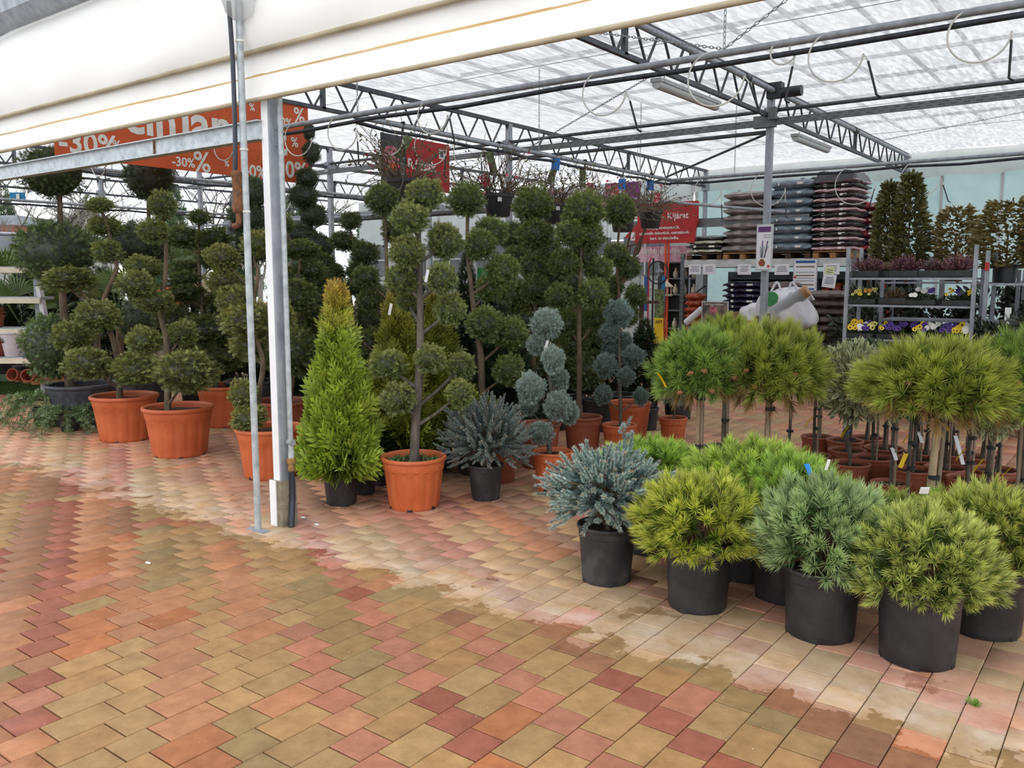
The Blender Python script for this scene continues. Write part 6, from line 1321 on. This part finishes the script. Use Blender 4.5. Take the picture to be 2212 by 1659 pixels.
for i in range(9):
    p = Vector((rg.uniform(-.5, -.1), rg.uniform(-.1, .2), -1.08)); pts = [p]
    for k in range(6): p = p+Vector((rg.uniform(.05, .22), rg.uniform(-.08, .08), rg.uniform(.02, .36))); pts.append(p)
    MB().tube(sm(pts, 3), [.035-.0012*j for j in range(19)], 7).build('root', 'twig', dw, smooth=60)

# ---------------------------------------------------------------- stand of pots and palms on the left
cs, sn = math.cos(.646), math.sin(.646)
ls = thing('slatted_stand', 'whitish slatted display stand with clay pots and palms', 'display stand', (*(-12.343, 5.085), 0), .646)
for z in (1.74, 1.34, .93, .54): MB().box((-.55, 0, z), (2.2, .35, .035)).build('shelf_slat', 'galvanised', ls); MB().box((-.55, -.19, z-.03), (2.2, .03, .07)).build('front_rail', 'cream', ls)
for x in (.36, -1.4): MB().box((x, .1, .95), (.06, .06, 1.9)).build('post', 'galvanised', ls)
MB().beam((.62, -.1, .5), (.5, -.1, 1.5), .09, .05).build('leaning_board', 'alu_white', ls)
tm = tag(MB().box((0, 0, .09), (2.6, .9, .18)).build('turf_mat', 'turf', None, (*(-13.362, 5.2), 0), rot=(0, 0, .646)), 'green artificial turf step under the slatted stand', 'turf step')
def onstand(u, v, z): return (ls.location.x+u*cs-v*sn, ls.location.y+u*sn+v*cs, z)
o = thing('lilac_planter', 'pale lilac planter with a leaf print on the slatted stand', 'planter', onstand(.1, -.05, .56)); pot(o, .38, .33, 'lilac', .68, soil=True)
for k in range(9): a = -.6+.15*k; MB().beam((0, -.155, .18), (.07*math.sin(a*2.2), -.17, .18+.08*math.cos(a*2)), .006, .003, (0, 1, 0)).build('leaf_print', 'ink_dark', o)
cp = lambda u, v, z, D, H, l, rot=None: (lambda o: (pot(o, D, H, 'clay', .68, soil=False), setattr(o, 'rotation_euler', rot) if rot else None))(thing('clay_pot', l, 'pot', onstand(u, v, z)))
for i, (u, z) in enumerate(((-.18, .56), (-.45, .56), (-.7, .56), (-.18, .95), (-.55, .95))):
    for k in range(3): cp(u, -.02, z+.05*k, .27-.01*k, .16, 'nested clay pot in a short stack on the slatted stand'); 
for o in [o for o in col.objects if o.get('label', '') == 'nested clay pot in a short stack on the slatted stand']: o['group'] = 'clay pots on the slatted stand'
for i, (u, l) in enumerate(((.12, 'clay pot lying on its side showing its mouth'), (.32, 'clay pot lying behind the one that shows its mouth'))): cp(u, -.25-.1*i+.3, .30, .17, .22, l, (1.35, 0, .5+i*.3))
for o in [o for o in col.objects if o.get('label', '').startswith('clay pot lying')]: o.location.z = .275
pq = onstand(.28, .25, .18); pallet(pq, 'small wooden pallet on the turf step', 'wood_pallet', .6, .5)
for i in range(3): cp(-.35-.3*i, -.1, .18, .3, .25, ('clay pot upside down at the foot of the slatted stand', 'clay pot under the lowest slat next to the upturned pot', 'clay pot furthest under the slatted stand')[i])
PLAB = ['fan palm behind the slatted stand', 'fan palm with drooping fronds above the lilac planter', 'tall fan palm behind the big ball tree', 'fan palm behind the cloud tree with the flat tiers', 'fan palm between the dark ball tree and the stand', 'fan palm near the slim round post']
for i, (q, h, s) in enumerate(((((-14.176, 5.721)), 1.05, 1.5), (((-13.359, 5.707)), .85, 1.2), (((-12.801, 6.506)), 1.65, 1.0), (((-11.36, 7.592)), 1.6, .95), (((-11.935, 6.401)), 1.0, 1.1), (((-11.784, 7.273)), 1.55, .9))):
    o = thing('fan_palm', PLAB[i], 'palm', (*q, 0)); pot(o, .36, .32, 'black'); MB().tube([(0, 0, .25), (0, 0, h)], .05, 10).build('trunk', 'bark', o, smooth=60); mk('fronds', PALM[i % 2], None, o, (0, 0, h), (0, 0, i), (s, s, s), (.9, .95, .85))
for i, (q, h) in enumerate((((-15.506, 5.981), 1.7), ((-15.375, 6.584), 1.6), ((-14.6, 6.917), 1.7), ((-14.462, 7.525), 1.6))):
    potted('dark_yew', ('dark yew behind the slatted stand, far end', 'dark yew behind the lilac planter', 'dark yew behind the stacked ball tree', 'dark yew behind the tall fan palm')[i], 'yew', q, (.4, .32, 'black'), YEW, .24, (2.2, 2.2, h), (.7, .8, .7), stem=(.5, .02))
for y in (7., 10., 13.5): chain((-13, y, 3.25), (-13, y, ZT+.05), 'thin steel chain on the pipe behind the sale banner')
# odd goods glimpsed between the trees
def crate(q, d, m, label, cat='box', name='goods_box', z=0.):
    o = thing(name, label, cat, (q[0], q[1], z)); w_, dd, h = d
    MB().box((0, 0, h/2), d).build('body', m, o); MB().box((0, 0, h+.01), (w_*1.04, dd*1.04, .03)).build('lid', m, o); return o
def table(q, w_, h, label, m='wood_dark'):
    o = thing('sales_table', label, 'table', (q[0], q[1], 0), .646); MB().box((0, 0, h-.02), (w_, .6, .04)).build('top', m, o)
    for x in (-1, 1):
        for y in (-.25, .25): MB().box((x*(w_/2-.05), y, h/2-.02), (.05, .05, h-.04)).build('leg', m, o)
    return o
table((-10.938, 7.153), 1.9, 1.25, 'wooden sales table behind the flat-tiered cloud tree', 'wood_pallet'); table((-8.756, 8.294), 1.6, 1.1, 'orange sales table glimpsed between pom-pom trunks', 'orange_paint'); table((-8.083, 10.063), 1.8, 1.5, 'grey sales table glimpsed between the pom-pom trees', 'steel_grey')
crate((-10.981, 7.121), (.36, .3, .28), 'picture_floral', 'cream box with red floral pattern behind the cloud trees', z=1.25); crate((-11.052, 6.815), (.5, .3, .2), 'orange_paint', 'orange goods box behind the flat-tiered cloud tree', z=1.25)
for i, (px, m) in enumerate(((780, 'cream'), (800, 'lamp_housing'), (820, 'cream'))):
    q = ((-8.86, 8.215), (-8.756, 8.294), (-8.641, 8.38))[i]; o = mk('vase', vm, M[m], None, (q[0], q[1], 1.1), None, 1.2); tag(o, 'cream vase on the orange sales table', 'vase', 'vases on the orange table')
for i, q in enumerate(((-8.252, 9.935), (-8.083, 10.063), (-7.913, 10.191), (-7.8, 10.276))): crate(q, (.18, .2, .24), ('bag_white', 'green_paint', 'picture_pink', 'ink_purple')[i], ('white', 'green', 'pink', 'purple')[i]+' goods box on the grey sales table', z=1.5)
o = thing('info_sign', 'small turquoise information sign hanging near the bare trees', 'sign', (-17.975, 7.738, 3.193)); MB().box((0, 0, 0), (.30, .02, .17), Matrix.Rotation(.646, 3, 'Z')).build('panel', 'blue_sign', o)
MB().box((.06, -.02, 0), (.06, .01, .1), Matrix.Rotation(.646, 3, 'Z')).build('white_mark', 'ink_white', o); MB().tube([(0, 0, .08), (0, 0, 1.2)], .004, 5).build('cord', 'galvanised', o)

# ---------------------------------------------------------------- outside: bare trees, evergreens, low sheds
def bare_tree(seed, H=7.):
    rg = random.Random(seed); b = MB()
    def grow(p, d, L, r, lvl):
        pts = [p]; q = p; dd = d
        for k in range(4): dd = (dd+Vector((rg.gauss(0, .13), rg.gauss(0, .13), rg.gauss(.03, .08)))).normalized(); q = q+dd*L/4; pts.append(q)
        b.tube(pts, [r*(1-.12*k) for k in range(5)], 5 if lvl < 2 else 3, cap=False)
        if lvl < 5:
            for c in range(3 if lvl < 3 else 3):
                a = rg.uniform(0, 6.28); t = rg.randint(2, 4); nd_ = (dd*rg.uniform(.5, 1.)+Vector((math.cos(a), math.sin(a), rg.uniform(-.1, .5)))*.8).normalized(); grow(pts[t], nd_, L*rg.uniform(.55, .75), r*.55, lvl+1)
    grow(Vector((0, 0, 0)), Vector((0, 0, 1)), H*.36, .13, 0); m = b.mesh('branches'); m.materials.append(M['bark_grey']); return m
BTR = [bare_tree(s) for s in (1, 2, 3)]
for i, q in enumerate(((-37.737, 14.207), (-31.719, 13.696), (-36.678, 17.529), (-27.406, 14.424), (-32.918, 19.102), (-27.024, 17.236), (-32.071, 22.264), (-26.87, 21.138), (-29.307, 25.61), (-35.326, 26.12), (-42.369, 23.334), (-47.899, 21.689))):
    o = thing('bare_tree', 'leafless tree standing outside beyond the open side', 'tree', (*q, 0), i*1.3, 'leafless trees outside'); mk('branches', BTR[i % 3], None, o, (0, 0, 0), None, 1.0+.1*(i % 4))
for i, (q, h) in enumerate((((-55.971, 23.175), 6), ((-55.904, 28.273), 5.5), ((-45.99, 28.176), 6.5), ((-51.56, 36.596), 6.4), ((-41.957, 33.74), 6), ((-42.778, 40.693), 5.5))):
    o = thing('far_conifer', 'dark evergreen standing far outside behind the leafless trees', 'tree', (*q, 0), 0, 'far evergreens outside'); mk('foliage', YEW, None, o, (0, 0, .5), (0, 0, i), (6, 6, h*1.2), (1.6, 1.7, 1.7)); MB().tube([(0, 0, 0), (0, 0, 3)], .2, 8).build('trunk', 'bark', o)
o = thing('low_shed', 'long low grey shed outside behind the slatted stand', 'building', (*(-27.926, 11.508), 0), .646); MB().box((-2, 0, 1.1), (9, 4, 2.2)).build('wall', 'far_wall', o); MB().box((-2, -.2, 2.6), (9.4, 4.6, .5)).build('roof', 'far_roof', o)
for i in range(4): MB().box((-4.5+2.2*i, -2.02, 1.2), (1.4, .05, 1.0)).build('window', 'far_dark', o)
o = thing('brick_house', 'small red brick house outside beyond the grey shed', 'building', (*(-44.07, 17.004), 0), .646); MB().box((0, 0, 2.), (6, 4, 4.)).build('wall', 'brick_red', o); MB().box((0, 0, 4.15), (6.6, 4.6, .4)).build('roof', 'far_roof', o)
# small things on the paving
gr = np.random.default_rng(3); P = np.zeros((26, 3)); P[:, :2] = np.array((-0.436, 3.48))+gr.normal(0, .008, (26, 2)); V, F, C = scatter(FINE, P, gr.normal(0, .5, (26, 3))+np.array([0, 0, .8]), .03, lin(70, 120, 30), lin(120, 165, 50), .3, rng=gr)
me = arr_mesh('grass_tuft', V, F, C); me.materials.append(M['leaf']); tag(mk('grass_tuft', me, None, None), 'tiny green grass tuft growing in a paving joint', 'grass')
for q in ((-4.477, 3.603), (-4.277, 3.55), (-4.446, 2.475)): tag(MB().lathe([(.012, 0), (.016, .004), (.006, .009)], 7, cap1=True).build('chalk_chip', 'tag_white', None, (q[0], q[1], .0), scale=(1.6, .7, 1)), 'small white chip lying on the paving', 'chip', 'white chips on the paving')
